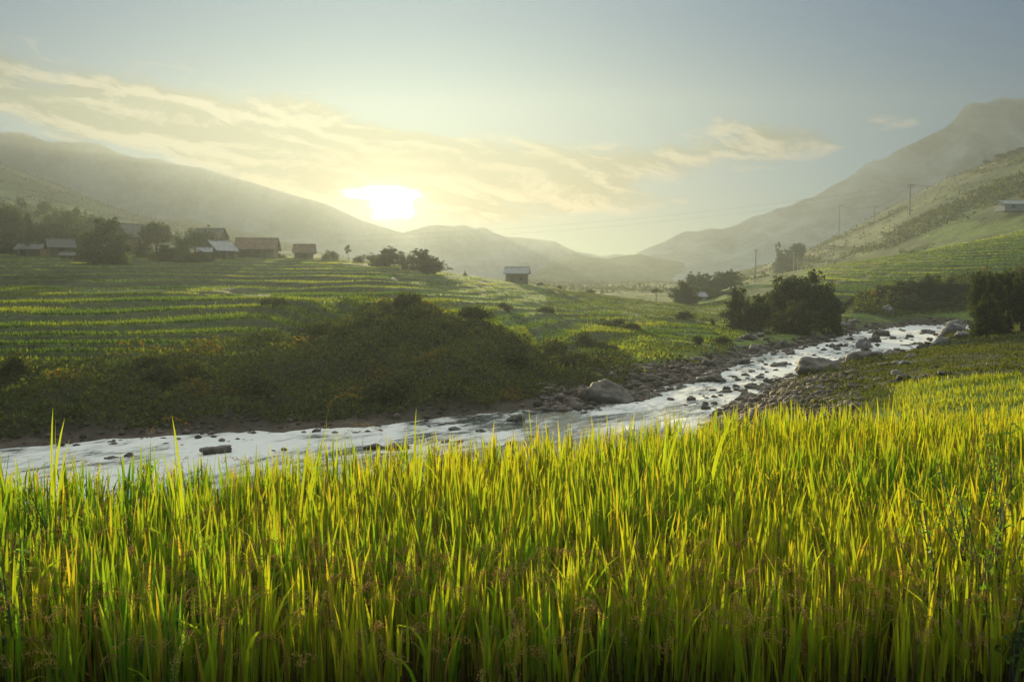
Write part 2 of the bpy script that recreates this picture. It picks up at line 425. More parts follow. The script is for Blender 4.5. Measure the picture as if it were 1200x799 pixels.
def lookup(T, u, D):
    iu = np.clip((u - UT[0]) / (UT[1] - UT[0]), 0, len(UT) - 1.001)
    il = np.clip((np.log(np.maximum(D, 9)) - LT[0]) / (LT[1] - LT[0]), 0, len(LT) - 1.001)
    a = iu.astype(int); b = il.astype(int); fa = iu - a; fb = il - b
    return (T[a, b] * (1 - fa) + T[a + 1, b] * fa) * (1 - fb) + (T[a, b + 1] * (1 - fa) + T[a + 1, b + 1] * fa) * fb


def edge_y(x):
    return np.interp(x, [-10, -3.7, -1.3, .8, 1.8, 2.7, 5.3, 12], [6.1, 6.35, 7.05, 7.8, 8.45, 9.1, 9.35, 9.35])


def terr(x, y, full=False):
    x = np.asarray(x, float); y = np.asarray(y, float)
    D = np.maximum(y, 9.0); u = x / D
    px = 600 + 1000 * u
    z = lookup(ZT, u, D); r = lookup(RT, u, D)
    # masks
    spur = sstep(300, 400, px) * (1 - sstep(690, 760, px)) * (1 - sstep(6.9, 7.1, r)) * sstep(5.02, 5.15, r)
    spur *= sstep(-0.25, 0.15, (r - 5.5) * 0.0 + 1)            # scrub face of the spur
    # on the far left the terraces come down to the bank top
    notch = sstep(6.05 + 0.45 * sstep(250, 420, px) + 0.5 * sstep(400, 440, px), 6.25 + 0.45 * sstep(250, 420, px) + .5 * sstep(400, 440, px), r)
    tl = notch * (1 - sstep(8.75, 9.0, r)) * (1 - sstep(700, 800, px))
    tl = tl * (1 - .65 * sstep(440, 560, px) * sstep(7.6, 8.1, r))
    tr = sstep(7.9, 8.2, r) * (1 - sstep(9.4, 9.9, r)) * sstep(930, 1000, px)
    ts = sstep(.7, 1.0, r) * (1 - sstep(2.0, 2.2, r)) * sstep(1035, 1065, px) * (1 - sstep(33.5, 36, D))
    flat = sstep(6.2, 6.8, r) * (1 - sstep(8., 8.3, r)) * sstep(690, 740, px) * (1 - sstep(860, 890, px))
    step = np.where(tl > 0, np.where(r < 7.3, 0.46, 0.75), np.where(ts > 0, 0.12, 0.85))
    warp = 2.2 * (fbm(x / 38, y / 30, 2, 5) - .5) + 0.8 * (fbm(x / 9, y / 9, 2, 9) - .5)
    t = z / step + warp
    fr = t - np.floor(t)
    q = np.floor(t) + sstep(.72, 1.0, fr) - t
    tm = np.clip(tl + tr + ts, 0, 1)
    dry = sstep(0.02, 0.5, z)
    far = sstep(300, 600, D)
    # lumpy natural ground
    bump = (fbm(x / 7, y / 7, 4, 31) - .5) * 0.9 * (1 - tm) * dry * (1 - ts)
    bump = bump + (fbm(x / 22, y / 22, 3, 41) - .5) * 1.6 * spur
    bump = bump + (fbm(x / 90, y / 140, 5, 51) - .5) * 22 * far * sstep(11.3, 10.2, r) + (fbm(x / 40, y / 40, 4, 52) - .5) * 5 * far
    near = 1 - sstep(9, 30, D)
    z2 = z + tm * step * q + bump * (1 - .7 * near)
    # paddy
    e = edge_y(x); w = sstep(0, 1, (y - e) / np.maximum(12.5 - e, .5)); w = np.where(y > 12.5, 1.0, w)
    z2 = PADDY_Z * (1 - w) + z2 * w
    if not full: return z2
    return z2, dict(px=px, r=r, spur=spur, tm=tm, tl=tl, tr=tr, ts=ts, fr=fr, paddy=1 - w, plot=np.floor(t), D=D, zb=z, flat=flat, far=far)


def cmix(a, b, w): return a * (1 - w[..., None]) + np.array(b) * w[..., None]


def gz(x, y): return float(terr(np.array([x]), np.array([y]))[0])


def build_ground():
    us = np.linspace(-1.05, 1.05, 680)
    rows = [np.linspace(-8, 8.9, 60), np.exp(np.linspace(math.log(9), math.log(36), 120)),
            np.exp(np.linspace(math.log(36), math.log(130), 380))[1:], np.exp(np.linspace(math.log(130), math.log(330), 160))[1:],
            np.exp(np.linspace(math.log(330), math.log(1105), 130))[1:]]
    ys = np.concatenate(rows)
    U, Yg = np.meshgrid(us, ys)
    Xg = U * np.maximum(Yg, 9.0)
    z, k = terr(Xg, Yg, True)
    v = np.stack([Xg, Yg, z], -1).reshape(-1, 3)
    c = np.zeros(z.shape + (3,)); c[:] = (0.055, 0.075, 0.022)
    n = fbm(Xg / 12, Yg / 12, 3, 3)
    c = cmix(c, (0.11, 0.15, 0.03), sstep(.4, .7, n) * (1 - k['spur']) * (1 - .75 * k['far']))
    c = cmix(c, (0.030, 0.042, 0.014), k['spur'])
    bank = sstep(4.9, 5.1, k['r']) * (1 - sstep(6.0, 6.3, k['r'])) * (1 - sstep(640, 680, k['px']))
    c = cmix(c, (0.035, 0.040, 0.018), bank)
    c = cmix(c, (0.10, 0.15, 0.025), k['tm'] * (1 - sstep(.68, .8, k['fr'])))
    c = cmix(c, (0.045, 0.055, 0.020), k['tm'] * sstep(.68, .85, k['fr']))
    nbk = sstep(1.0, 1.3, k['r']) * (1 - sstep(3.0, 3.4, k['r'])) * sstep(800, 860, k['px']) * (1 - k['ts'])
    c = cmix(c, (0.040, 0.042, 0.020), nbk)
    c = cmix(c, (0.16, 0.19, 0.03), k['flat'] * sstep(.35, .55, fbm(Xg / 14, Yg / 7, 3, 12)) * .8)
    wet = (1 - sstep(0.25, 0.75, k['zb'])) * (k['r'] < 7) * (k['r'] > 2)
    c = cmix(c, (0.075, 0.06, 0.045), wet)
    c = cmix(c, (0.055, 0.04, 0.025), k['paddy'])
    gul = fbm(Xg / 60, Yg / 60, 4, 77)
    c = cmix(c, (0.085, 0.072, 0.034), k['far'] * sstep(.5, .62, gul) * .8)
    trk = np.abs(np.sin(z / 4.5 + 2.2 * fbm(Xg / 60, Yg / 90, 3, 78)))
    c = cmix(c, (0.075, 0.09, 0.028), k['far'] * sstep(.22, .04, trk) * .35)
    c = cmix(c, (0.032, 0.046, 0.016), k['far'] * sstep(.5, .3, gul) * .9)
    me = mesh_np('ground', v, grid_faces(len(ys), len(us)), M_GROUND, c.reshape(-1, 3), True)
    tag(link('ground', me), 'terraced valley ground of fields, banks and grassy hillsides', kind='structure')


build_ground()


def build_water():
    us = np.linspace(-1.0, 0.58, 640); ys = np.exp(np.linspace(math.log(14), math.log(160), 420))
    U, Yg = np.meshgrid(us, ys); Xg = U * Yg
    al = Xg * math.cos(FLOW) + Yg * math.sin(FLOW); ac = Yg * math.cos(FLOW) - Xg * math.sin(FLOW)
    rap = sstep(46, 58, Yg) * (0.45 + 0.55 * sstep(.35, .6, fbm(al / 9, ac / 5, 3, 61)))
    rap = np.maximum(rap, 0.16 + 0.40 * sstep(.35, .6, fbm(al / 14, ac / 6, 3, 66)) + 0.40 * sstep(.45, .65, fbm(al / 7, ac / 3, 3, 62)))
    amp = 0.03 + 0.09 * rap
    z = amp * (fbm(al / 2.4, ac / 1.1, 4, 63, .55) - .5) * 2 + .10 * rap * (fbm(al / 5, ac / 6, 2, 64) - .5)
    c = np.repeat(rap[..., None], 3, -1)
    me = mesh_np('river', np.stack([Xg, Yg, z], -1).reshape(-1, 3), grid_faces(len(ys), len(us)), M_WATER, c.reshape(-1, 3), True)
    tag(link('river', me), 'shallow river rushing white between boulders', kind='structure')


build_water()


def mountain(name, label, D, depth, pts, seed, foot=0.0, rugged=.03, mat=None):
    """a ridge with real slopes: skyline from its own profile, flanks cut by gullies"""
    P = np.array(pts, float)
    us = np.linspace((P[0, 0] - 600) / 1000, (P[-1, 0] - 600) / 1000, 420)
    top = np.array([CAMZ + D * pix(600, py)[1] for py in np.interp(600 + 1000 * us, P[:, 0], P[:, 1])])
    k = np.exp(-.5 * (np.arange(-4, 5) / 1.6) ** 2); k /= k.sum()
    top = np.convolve(np.pad(top, 4, mode='edge'), k, 'valid')
    vs = np.linspace(-1, 1, 110)
    U, V = np.meshgrid(us, vs)
    yy = D + V * depth; xx = U * D * (1 + V * depth / D * .6)
    prof = (1 - np.abs(V) ** 0.85)
    rag = (fbm(U * D / 45, V * 0 + seed, 4, seed) - .5) * rugged * top[None, :]
    h = top[None, :] + rag
    gully = (fbm(xx / (D * .045), yy / (D * .11), 5, seed + 3, .55) - .5)
    z = foot + (h - foot) * prof + gully * (h - foot) * .62 * np.minimum(1, np.abs(V) * 3) * (1 - np.abs(V))
    z = np.minimum(z, foot + (h - foot) * (1 - .25 * np.abs(V)))
    me = mesh_np(name, np.stack([xx, yy, z], -1).reshape(-1, 3), grid_faces(len(vs), len(us)), mat or M_MOUNT, None, True)
    return tag(link(name, me), label, kind='structure')


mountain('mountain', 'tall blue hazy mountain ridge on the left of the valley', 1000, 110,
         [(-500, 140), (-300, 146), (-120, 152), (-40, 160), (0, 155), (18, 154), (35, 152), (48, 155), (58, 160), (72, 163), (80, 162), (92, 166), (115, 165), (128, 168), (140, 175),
          (158, 180), (176, 184), (184, 183), (200, 189), (215, 192), (240, 193), (258, 199), (300, 211), (340, 224), (385, 238), (425, 257), (470, 270), (520, 285), (580, 300), (640, 318)], 101, mat=M_MHAZE)
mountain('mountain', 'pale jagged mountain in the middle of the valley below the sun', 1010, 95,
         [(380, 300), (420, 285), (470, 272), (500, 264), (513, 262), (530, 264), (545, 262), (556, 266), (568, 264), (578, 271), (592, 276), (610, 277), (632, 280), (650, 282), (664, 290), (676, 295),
          (690, 296), (706, 300), (722, 297), (740, 299), (760, 303), (800, 315)], 111, rugged=.02, mat=M_MHAZE)
mountain('mountain', 'dim low mountain in the gap of the valley right of the hut', 830, 90,
         [(600, 332), (630, 318), (650, 305), (662, 299), (674, 297), (690, 301), (712, 302), (735, 298), (750, 297), (790, 305), (850, 318)], 141, rugged=.02)
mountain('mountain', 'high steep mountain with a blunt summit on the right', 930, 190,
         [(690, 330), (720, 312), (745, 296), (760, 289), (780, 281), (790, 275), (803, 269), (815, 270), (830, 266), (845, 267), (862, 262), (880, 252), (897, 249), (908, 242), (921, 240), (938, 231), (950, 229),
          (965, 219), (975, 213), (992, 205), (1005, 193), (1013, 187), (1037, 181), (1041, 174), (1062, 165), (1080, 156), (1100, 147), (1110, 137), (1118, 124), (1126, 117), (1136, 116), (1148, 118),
          (1155, 112), (1163, 109), (1180, 111), (1200, 110), (1240, 110), (1350, 115), (1600, 130)], 121, rugged=.012, mat=M_MHAZE)
mountain('mountain', 'small rounded hazy hill behind the village trees', 740, 80,
         [(90, 300), (140, 268), (175, 258), (205, 254), (225, 255), (250, 262), (275, 266), (300, 271), (325, 279), (370, 293), (420, 305)], 131, rugged=.03)

# haze: one even, pale box of air around everything
hm, hn, ho = new_mat('haze'); pv = hn.node('ShaderNodeVolumePrincipled')
pv.inputs['Density'].default_value = HAZE_DENSITY; pv.inputs['Anisotropy'].default_value = HAZE_G
pv.inputs['Color'].default_value = (*HAZE_COL, 1)
hn.l.new(pv.outputs[0], ho.inputs['Volume'])
hb = MB(); hb.box((0, 545, HAZE_TOP / 2 - 1.5), (3000, 1150, HAZE_TOP + 3))
tag(hb.build('haze', hm), 'warm morning haze filling the valley', kind='stuff')

# ------------------------------------------------------------------ foreground rice
def blades(base, height, lean, az, width, curve, col, seg=6, start=0.0, tipcol=None, fold=None):
    """arrays describing n leaves -> strips (quads) tapering to a point"""
    n = len(base)
    t = np.linspace(0, 1, seg + 1)
    ang = lean[:, None] + curve[:, None] * t[None, :] ** 2.0          # from vertical
    ds = height[:, None] / seg
    mid = (ang[:, 1:] + ang[:, :-1]) / 2
    hx = np.concatenate([np.zeros((n, 1)), np.cumsum(np.sin(mid) * ds, 1)], 1)
    hz = np.concatenate([np.zeros((n, 1)), np.cumsum(np.cos(mid) * ds, 1)], 1)
    dx = np.cos(az)[:, None]; dy = np.sin(az)[:, None]
    cx = base[:, 0:1] + hx * dx; cy = base[:, 1:2] + hx * dy; cz = base[:, 2:3] + hz
    face = (fold if fold is not None else az + math.pi / 2)           # width direction
    tw = face[:, None] + 0.0 * t[None, :]
    wprof = np.interp(t, [0, .25, .55, .8, .93, 1], [.55, .85, 1, .75, .38, .04])
    w = width[:, None] * wprof[None, :] / 2
    wx = np.cos(tw) * w; wy = np.sin(tw) * w
    L = np.stack([cx - wx, cy - wy, cz], -1); R = np.stack([cx + wx, cy + wy, cz], -1)
    v = np.stack([L, R], 2).reshape(n, -1, 3)
    k = (seg + 1) * 2
    i = np.arange(seg)
    f = np.stack([i * 2, i * 2 + 1, i * 2 + 3, i * 2 + 2], 1)
    F = (f[None] + (np.arange(n) * k)[:, None, None]).reshape(-1, 4)
    c = np.repeat(col[:, None, :], k, 1)
    if tipcol is not None:
        tt = np.repeat(np.clip((t - .72) / .28, 0, 1), 2)[None, :, None]
        c = c * (1 - tt) + tipcol[:, None, :] * tt
    return v.reshape(-1, 3), F, c.reshape(-1, 3)


def join(parts):
    vs, fs, cs, n = [], [], [], 0
    for v, f, c in parts:
        vs.append(v); fs.append(f + n); cs.append(c); n += len(v)
    return np.concatenate(vs), np.concatenate(fs), np.concatenate(cs)


def rice_spots(y0, pitch, margin=1.0):
    xs = np.arange(-8.2, 8.2, pitch); ys = np.arange(y0, 9.6, pitch)
    Xr, Yr = np.meshgrid(xs, ys); Xr = Xr.ravel(); Yr = Yr.ravel()
    Xr = Xr + RNG.normal(0, pitch * .25, Xr.shape); Yr = Yr + RNG.normal(0, pitch * .25, Yr.shape)
    keep = (Yr < edge_y(Xr)) & (Yr > y0 + .1 + .5 * (fbm(Xr * 1.1, Xr * 0, 3, 2) - .5)) & (np.abs(Xr) < Yr * .66 + margin)
    return Xr[keep], Yr[keep]


def build_rice():
    hx, hy = rice_spots(3.55, 0.15)
    nh = len(hx)
    tall = 0.93 + 0.16 * (fbm(hx * .8, hy * .8, 3, 5) - .5) + RNG.normal(0, .035, nh)
    nb = 16
    i = np.repeat(np.arange(nh), nb); n = len(i)
    bx = hx[i] + RNG.normal(0, .032, n); by = hy[i] + RNG.normal(0, .032, n)
    low = RNG.random(n) < .35
    z0 = PADDY_Z + np.where(low, RNG.uniform(.05, .3, n), RNG.uniform(.28, .52, n))
    top = tall[i] * np.where(low, RNG.uniform(.55, .86, n), RNG.uniform(.66, 1.05, n))
    stray = RNG.random(n) < .02
    top = np.where(stray, top * RNG.uniform(1.03, 1.12, n), top)
    ln = np.maximum(.18, PADDY_Z + top - z0)
    az = RNG.uniform(0, 2 * math.pi, n)
    lean = np.abs(RNG.normal(0.055, .055, n)) + .16 * sstep(.5, .8, fbm(hx * .7, hy * .7, 3, 44))[i]
    curve = np.where(RNG.random(n) < .15, RNG.uniform(.4, 1.9, n), np.abs(RNG.normal(.06, .08, n)))
    wid = RNG.uniform(.011, .020, n)
    fold = RNG.normal(0.0, .75, n)                                   # leaf faces mostly across the light
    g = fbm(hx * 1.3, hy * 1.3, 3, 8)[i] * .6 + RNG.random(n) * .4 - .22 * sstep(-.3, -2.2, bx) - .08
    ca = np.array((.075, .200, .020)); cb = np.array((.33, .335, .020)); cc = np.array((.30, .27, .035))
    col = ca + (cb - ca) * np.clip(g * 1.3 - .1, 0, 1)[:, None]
    old = (RNG.random(n) < .12)[:, None]
    col = np.where(old, cc * RNG.uniform(.7, 1.1, (n, 1)), col) * RNG.uniform(.8, 1.15, (n, 1))
    straw = (low & (RNG.random(n) < .55))[:, None]
    col = np.where(straw, np.array((.13, .10, .035)) * RNG.uniform(.5, 1.1, (n, 1)), col)
    tip = col * .55 + np.array((.30, .24, .05)) * .45
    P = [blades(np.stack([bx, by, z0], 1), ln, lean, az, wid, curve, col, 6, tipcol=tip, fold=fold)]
    # stems
    ns = 9; i = np.repeat(np.arange(nh), ns); n = len(i)
    b = np.stack([hx[i] + RNG.normal(0, .03, n), hy[i] + RNG.normal(0, .03, n), np.full(n, PADDY_Z - .02)], 1)
    sc = np.array((.085, .085, .028)) * RNG.uniform(.6, 1.2, (n, 1))
    P.append(blades(b, RNG.uniform(.45, .75, n), np.abs(RNG.normal(.03, .05, n)), RNG.uniform(0, 6.28, n), RNG.uniform(.004, .0075, n), RNG.normal(0, .08, n), sc, 3))
    v, f, c = join(P)
    me = mesh_np('rice_plants', v, f, M_RICE, c)
    tag(link('rice_plants', me), 'tall ripening green and yellow rice filling the foreground paddy', 'rice', kind='stuff')
    # drooping ears
    hx2, hy2 = np.repeat(hx, 3), np.repeat(hy, 3)
    sel = RNG.random(len(hx2)) < np.where(hy2 < 4.9, .95, .42)
    hx2, hy2 = hx2[sel], hy2[sel]; m = len(hx2)
    V = []; F = []; C = []; nv = 0
    og = np.array([(0, 0, 1), (1, 0, 0), (0, 1, 0), (-1, 0, 0), (0, -1, 0), (0, 0, -1)], float)
    of = np.array([(0, 1, 2, 2), (0, 2, 3, 3), (0, 3, 4, 4), (0, 4, 1, 1), (5, 2, 1, 1), (5, 3, 2, 2), (5, 4, 3, 3), (5, 1, 4, 4)])
    st = []
    for q in range(m):
        near = hy2[q] < 4.6
        ng = 56 if near else 22
        a = RNG.normal(-1.57, 1.0) if near else RNG.uniform(0, 6.28); top = PADDY_Z + RNG.uniform(.52, .80)
        L = RNG.uniform(.16, .26); bend = RNG.uniform(1.5, 2.7); le = RNG.uniform(.05, .3)
        t = np.linspace(0, 1, 9); an = le + bend * t ** 1.3
        sx = np.concatenate([[0], np.cumsum(np.sin(an[1:]) * L / 8)]); sz = np.concatenate([[0], np.cumsum(np.cos(an[1:]) * L / 8)])
        bx = hx2[q] + RNG.normal(0, .05); by = hy2[q] + RNG.normal(0, .05)
        px_ = bx + sx * math.cos(a); py_ = by + sx * math.sin(a); pz_ = top + sz
        tt = RNG.uniform(.22, 1, ng); k = tt * 8
        gx = np.interp(k, range(9), px_) + RNG.normal(0, .011, ng); gy = np.interp(k, range(9), py_) + RNG.normal(0, .011, ng)
        gz_ = np.interp(k, range(9), pz_) - RNG.uniform(0, .022, ng)
        dirv = np.stack([np.sin(np.interp(k, range(9), an)) * math.cos(a), np.sin(np.interp(k, range(9), an)) * math.sin(a), np.cos(np.interp(k, range(9), an)) - .4], 1) + RNG.normal(0, .28, (ng, 3))
        dirv /= np.linalg.norm(dirv, axis=1)[:, None]
        s1 = np.cross(dirv, (0.31, .2, .93)); s1 /= np.linalg.norm(s1, axis=1)[:, None]; s2 = np.cross(dirv, s1)
        wd = .0021 if near else .0026; ll = .0056 if near else .006
        vv = np.stack([gx, gy, gz_], 1)[:, None, :] + (og[None, :, 2:3] * dirv[:, None, :] * ll + og[None, :, 0:1] * s1[:, None, :] * wd + og[None, :, 1:2] * s2[:, None, :] * wd)
        V.append(vv.reshape(-1, 3)); F.append((of[None] + (np.arange(ng) * 6)[:, None, None]).reshape(-1, 4) + nv); nv += ng * 6
        cc = np.array((.48, .32, .09)) * RNG.uniform(.6, 1.25) * RNG.uniform(.8, 1.15, (ng, 1)); cc = cc * np.array((1, RNG.uniform(.85, 1.15), 1))
        C.append(np.repeat(cc, 6, 0))
        w = .0011
        for j in range(8):
            st.append(((px_[j], py_[j], pz_[j]), (px_[j + 1], py_[j + 1], pz_[j + 1]), w))
        st.append(((bx, by, top - .25), (px_[0], py_[0], pz_[0]), w))
    A = np.array([s[0] for s in st]); B = np.array([s[1] for s in st]); k = len(A)
    sv = np.stack([A + (w, 0, 0), A - (w, 0, 0), B - (w, 0, 0), B + (w, 0, 0)], 1).reshape(-1, 3)
    sf = np.arange(k * 4).reshape(-1, 4)
    V.append(sv); F.append(sf + nv); C.append(np.tile((.22, .20, .06), (len(sv), 1)))
    V = np.concatenate(V); F = np.concatenate(F); C = np.concatenate(C)
    tri = F[F[:, 2] == F[:, 3]]; 
    me = bpy.data.meshes.new('rice_ears')
    quads = F[F[:, 2] != F[:, 3]]
    me.vertices.add(len(V)); me.vertices.foreach_set('co', V.astype(np.float32).ravel())
    nt, nq = len(tri), len(quads)
    me.loops.add(nt * 3 + nq * 4)
    me.loops.foreach_set('vertex_index', np.concatenate([tri[:, :3].ravel(), quads.ravel()]).astype(np.int32))
    me.polygons.add(nt + nq)
    me.polygons.foreach_set('loop_start', np.concatenate([np.arange(nt) * 3, nt * 3 + np.arange(nq) * 4]).astype(np.int32))
    at = me.color_attributes.new('Col', 'FLOAT_COLOR', 'POINT'); c4 = np.ones((len(V), 4), np.float32); c4[:, :3] = C
    at.data.foreach_set('color', c4.ravel())
    me.update(calc_edges=True); me.validate(); me.materials.append(M_GRAIN)
    tag(link('rice_ears', me), 'drooping tan rice ears hanging among the green leaves', 'rice ears', kind='stuff')


build_rice()


# ------------------------------------------------------------------ ground cover (stuff)
def cards(p, size, col, up=0.0, asp=1.6, normal_jit=1.0):
    """n pointed leaf cards at p, random orientation (up>0: standing more upright)"""
    n = len(p)
    d = RNG.normal(0, 1, (n, 3)); d[:, 2] += up * 2.0; d /= np.linalg.norm(d, axis=1)[:, None]
    s = np.cross(d, RNG.normal(0, 1, (n, 3))); s /= np.linalg.norm(s, axis=1)[:, None] + 1e-9
    L = (size * asp)[:, None] * d; Wd = (size * .5)[:, None] * s
    v = np.stack([p, p + L * .45 + Wd, p + L, p + L * .45 - Wd], 1).reshape(-1, 3)
    f = np.arange(n * 4).reshape(-1, 4)
    return v, f, np.repeat(col, 4, 0)


def fan_points(n, D0, D1, px0, px1):
    D = np.sqrt(RNG.uniform(D0 ** 2, D1 ** 2, n)); px = RNG.uniform(px0, px1, n)
    return (px - 600) / 1000 * D, D


def leafcol(a, b, g, j=.25):
    a = np.array(a); b = np.array(b); n = len(g)
    return (a + (b - a) * np.clip(g, 0, 1)[:, None]) * RNG.uniform(1 - j, 1 + j, (n, 1)) * RNG.uniform(.92, 1.08, (n, 3))


def build_terrace_rice():
    P = []
    # left terraces and the hill above them, right hill terraces, flat fields, the small plots on the near bank
    for (n, D0, D1, a, b, h, w) in ((150000, 40, 95, -350, 720, .42, .10), (230000, 95, 240, -300, 730, .30, .14), (90000, 150, 310, 900, 1420, .42, .25),
                                    (26000, 55, 120, 680, 900, .38, .12), (60000, 20, 50, 960, 1500, .30, .035)):
        x, y = fan_points(n, D0, D1, a, b)
        z, k = terr(x, y, True)
        fr = k['fr']
        edge = np.where(fr < .30, 1.0, np.where(fr < .70, .28, .03))
        m = k['tm'] + .8 * k['flat'] * (vnoise(x / 5, y / 3, 3) > .42)
        keep = (RNG.random(n) < m * np.where(k['flat'] > .5, .8, edge)) & (k['zb'] > .25)
        x, y, z = x[keep], y[keep], z[keep]; q = len(x)
        r = k['r'][keep]
        pl = vnoise(np.floor(x / 9 + vnoise(k['plot'][keep], 0 * x, 4) * 9) * 3.7, k['plot'][keep] * 5.3, 14)
        g = (fbm(x / 16, y / 8, 3, 19) - .3) * 1.2 + (pl - .45) * 1.1
        col = leafcol((.048, .092, .014), (.20, .225, .026), g)
        if D0 == 20: g = g + .55
        col = leafcol((.048, .092, .014), (.20, .225, .026), g)
        hh = h * RNG.uniform(.55, 1.1, q)
        P.append(blades(np.stack([x, y, z - .05], 1), hh, np.abs(RNG.normal(0, .16, q)), RNG.uniform(0, 6.28, q), w * RNG.uniform(.6, 1.3, q), RNG.normal(.1, .2, q), col, 2, fold=RNG.normal(0, .8, q)))
    v, f, c = join(P)
    tag(link('terrace_rice', mesh_np('terrace_rice', v, f, M_TERR, c)), 'young green rice standing on the terraces across the river', 'rice', kind='stuff')


def build_scrub():
    P = []
    for (n, D0, D1, a, b, sz) in ((190000, 35.5, 72, -330, 740, .13), (30000, 60, 125, 640, 1010, .17), (40000, 140, 178, 1000, 1420, .30), (240000, 14, 140, 860, 1480, .075)):
        x, y = fan_points(n, D0, D1, a, b)
        z, k = terr(x, y, True)
        px, r = k['px'], k['r']
        bank = sstep(5.0, 5.12, r) * (1 - sstep(6.1, 6.4, r)) * (1 - sstep(640, 670, px))
        m = np.maximum(k['spur'], bank)
        mid = sstep(5.6, 5.9, r) * (1 - sstep(7.3, 7.7, r)) * sstep(640, 700, px) * (1 - sstep(930, 990, px)) * sstep(.35, .55, vnoise(x / 4, y / 4, 71)) * (1 - k['flat'] * .9)
        rb = sstep(6.0, 6.3, r) * (1 - sstep(8.0, 8.2, r)) * sstep(985, 1015, px)
        nb = sstep(1.2, 1.5, r) * (1 - sstep(3.0, 3.3, r)) * (.38 + .62 * sstep(950, 1000, px)) * (.2 + .8 * sstep(.30, .55, vnoise(x / 3.5, y / 3.5, 72))) * (1 - k['ts'])
        if sz == .30: m = rb
        elif D0 == 60: m = mid
        elif D0 == 14: m = nb
        keep = (RNG.random(n) < m * (1 - .9 * k['tm'])) & (k['zb'] > .2)
        x, y, z = x[keep], y[keep], z[keep]; q = len(x)
        mound = sstep(.42, .75, fbm(x / 3.2, y / 3.2, 3, 81, .55))
        scale = {.13: 1.1, .17: .8, .30: 2.6, .075: .6}[sz]
        h = (0.12 + 1.0 * mound) * scale * RNG.random(q) ** .5
        g = -.25 + 1.5 * fbm(x / 5, y / 5, 3, 82) + .22 * RNG.normal(0, 1, q)
        col = leafcol((.020, .033, .009), (.095, .115, .022), g)
        dry_ = (vnoise(x / 2.5, y / 2.5, 85) > .8)[:, None]
        col = np.where(dry_, col * np.array((1.5, .95, .7)), col)
        if D0 == 14: col = leafcol((.03, .045, .010), (.10, .12, .022), g)
        P.append(cards(np.stack([x, y, z + h], 1), sz * RNG.uniform(.6, 1.4, q), col, .25 if D0 != 14 else .8))
    v, f, c = join(P)
    tag(link('scrub', mesh_np('scrub', v, f, M_LEAF, c)), 'dark green scrub and creepers covering the river banks', 'scrub', kind='stuff')


def build_bank_grass():
    P = []
    for (n, D0, D1, a, b, h, w) in ((60000, 9.5, 34, 780, 1600, .22, .02), (70000, 30, 110, 900, 1500, .24, .05), (30000, 100, 185, 640, 1000, .3, .14)):
        x, y = fan_points(n, D0, D1, a, b); z, k = terr(x, y, True)
        thin = np.where((k['px'] > 800) & (y < 120) & ~((k['px'] > 980) & (k['px'] < 1060) & (y > 24) & (y < 33)), .22, 1.0)
        keep = (RNG.random(n) < thin * (1 - k['tm']) * (.35 + .65 * (fbm(x / 4, y / 4, 2, 91) > .45))) & (k['zb'] > (.45 if D0 != 30 else 1.0)) & (y > edge_y(x) + .3)
        x, y, z = x[keep], y[keep], z[keep]; q = len(x)
        col = leafcol((.022, .036, .008), (.075, .095, .018), fbm(x / 7, y / 7, 3, 92) * 1.6 - .3)
        P.append(blades(np.stack([x, y, z - .03], 1), h * RNG.uniform(.5, 1.3, q), np.abs(RNG.normal(0, .3, q)), RNG.uniform(0, 6.28, q), w * RNG.uniform(.6, 1.3, q), RNG.normal(.3, .3, q), col, 2, fold=RNG.normal(0, .9, q)))
    v, f, c = join(P)
    tag(link('bank_grass', mesh_np('bank_grass', v, f, M_TERR, c)), 'short green grass on the banks beside the river', 'grass', kind='stuff')




def build_hill_scrub():
    P = []
    for (n, D0, D1, a, b, sz) in ((70000, 330, 620, 860, 1420, 1.0), (60000, 330, 800, -350, 480, 1.1), (24000, 240, 420, -250, 420, .8), (16000, 260, 640, 620, 900, .9)):
        x, y = fan_points(n, D0, D1, a, b); z, k = terr(x, y, True)
        cl = sstep(.46, .58, fbm(x / 34, y / 70, 4, 201, .6)) + .03
        keep = RNG.random(n) < cl
        x, y, z = x[keep], y[keep], z[keep]; q = len(x)
        hh = sz * (.3 + 1.6 * sstep(.5, .75, fbm(x / 9, y / 18, 2, 202)))
        P.append(cards(np.stack([x, y, z + hh * RNG.random(q)], 1), sz * RNG.uniform(.3, 1.3, q), leafcol((.022, .034, .010), (.060, .072, .018), .5 + RNG.normal(0, .3, q)), .2))
    v, f, c = join(P)
    tag(link('hillside_scrub', mesh_np('hillside_scrub', v, f, M_LEAF, c)), 'patchy scrub and woodland on the far hillsides', 'scrub', kind='stuff')


build_terrace_rice(); build_scrub(); build_bank_grass(); build_hill_scrub()

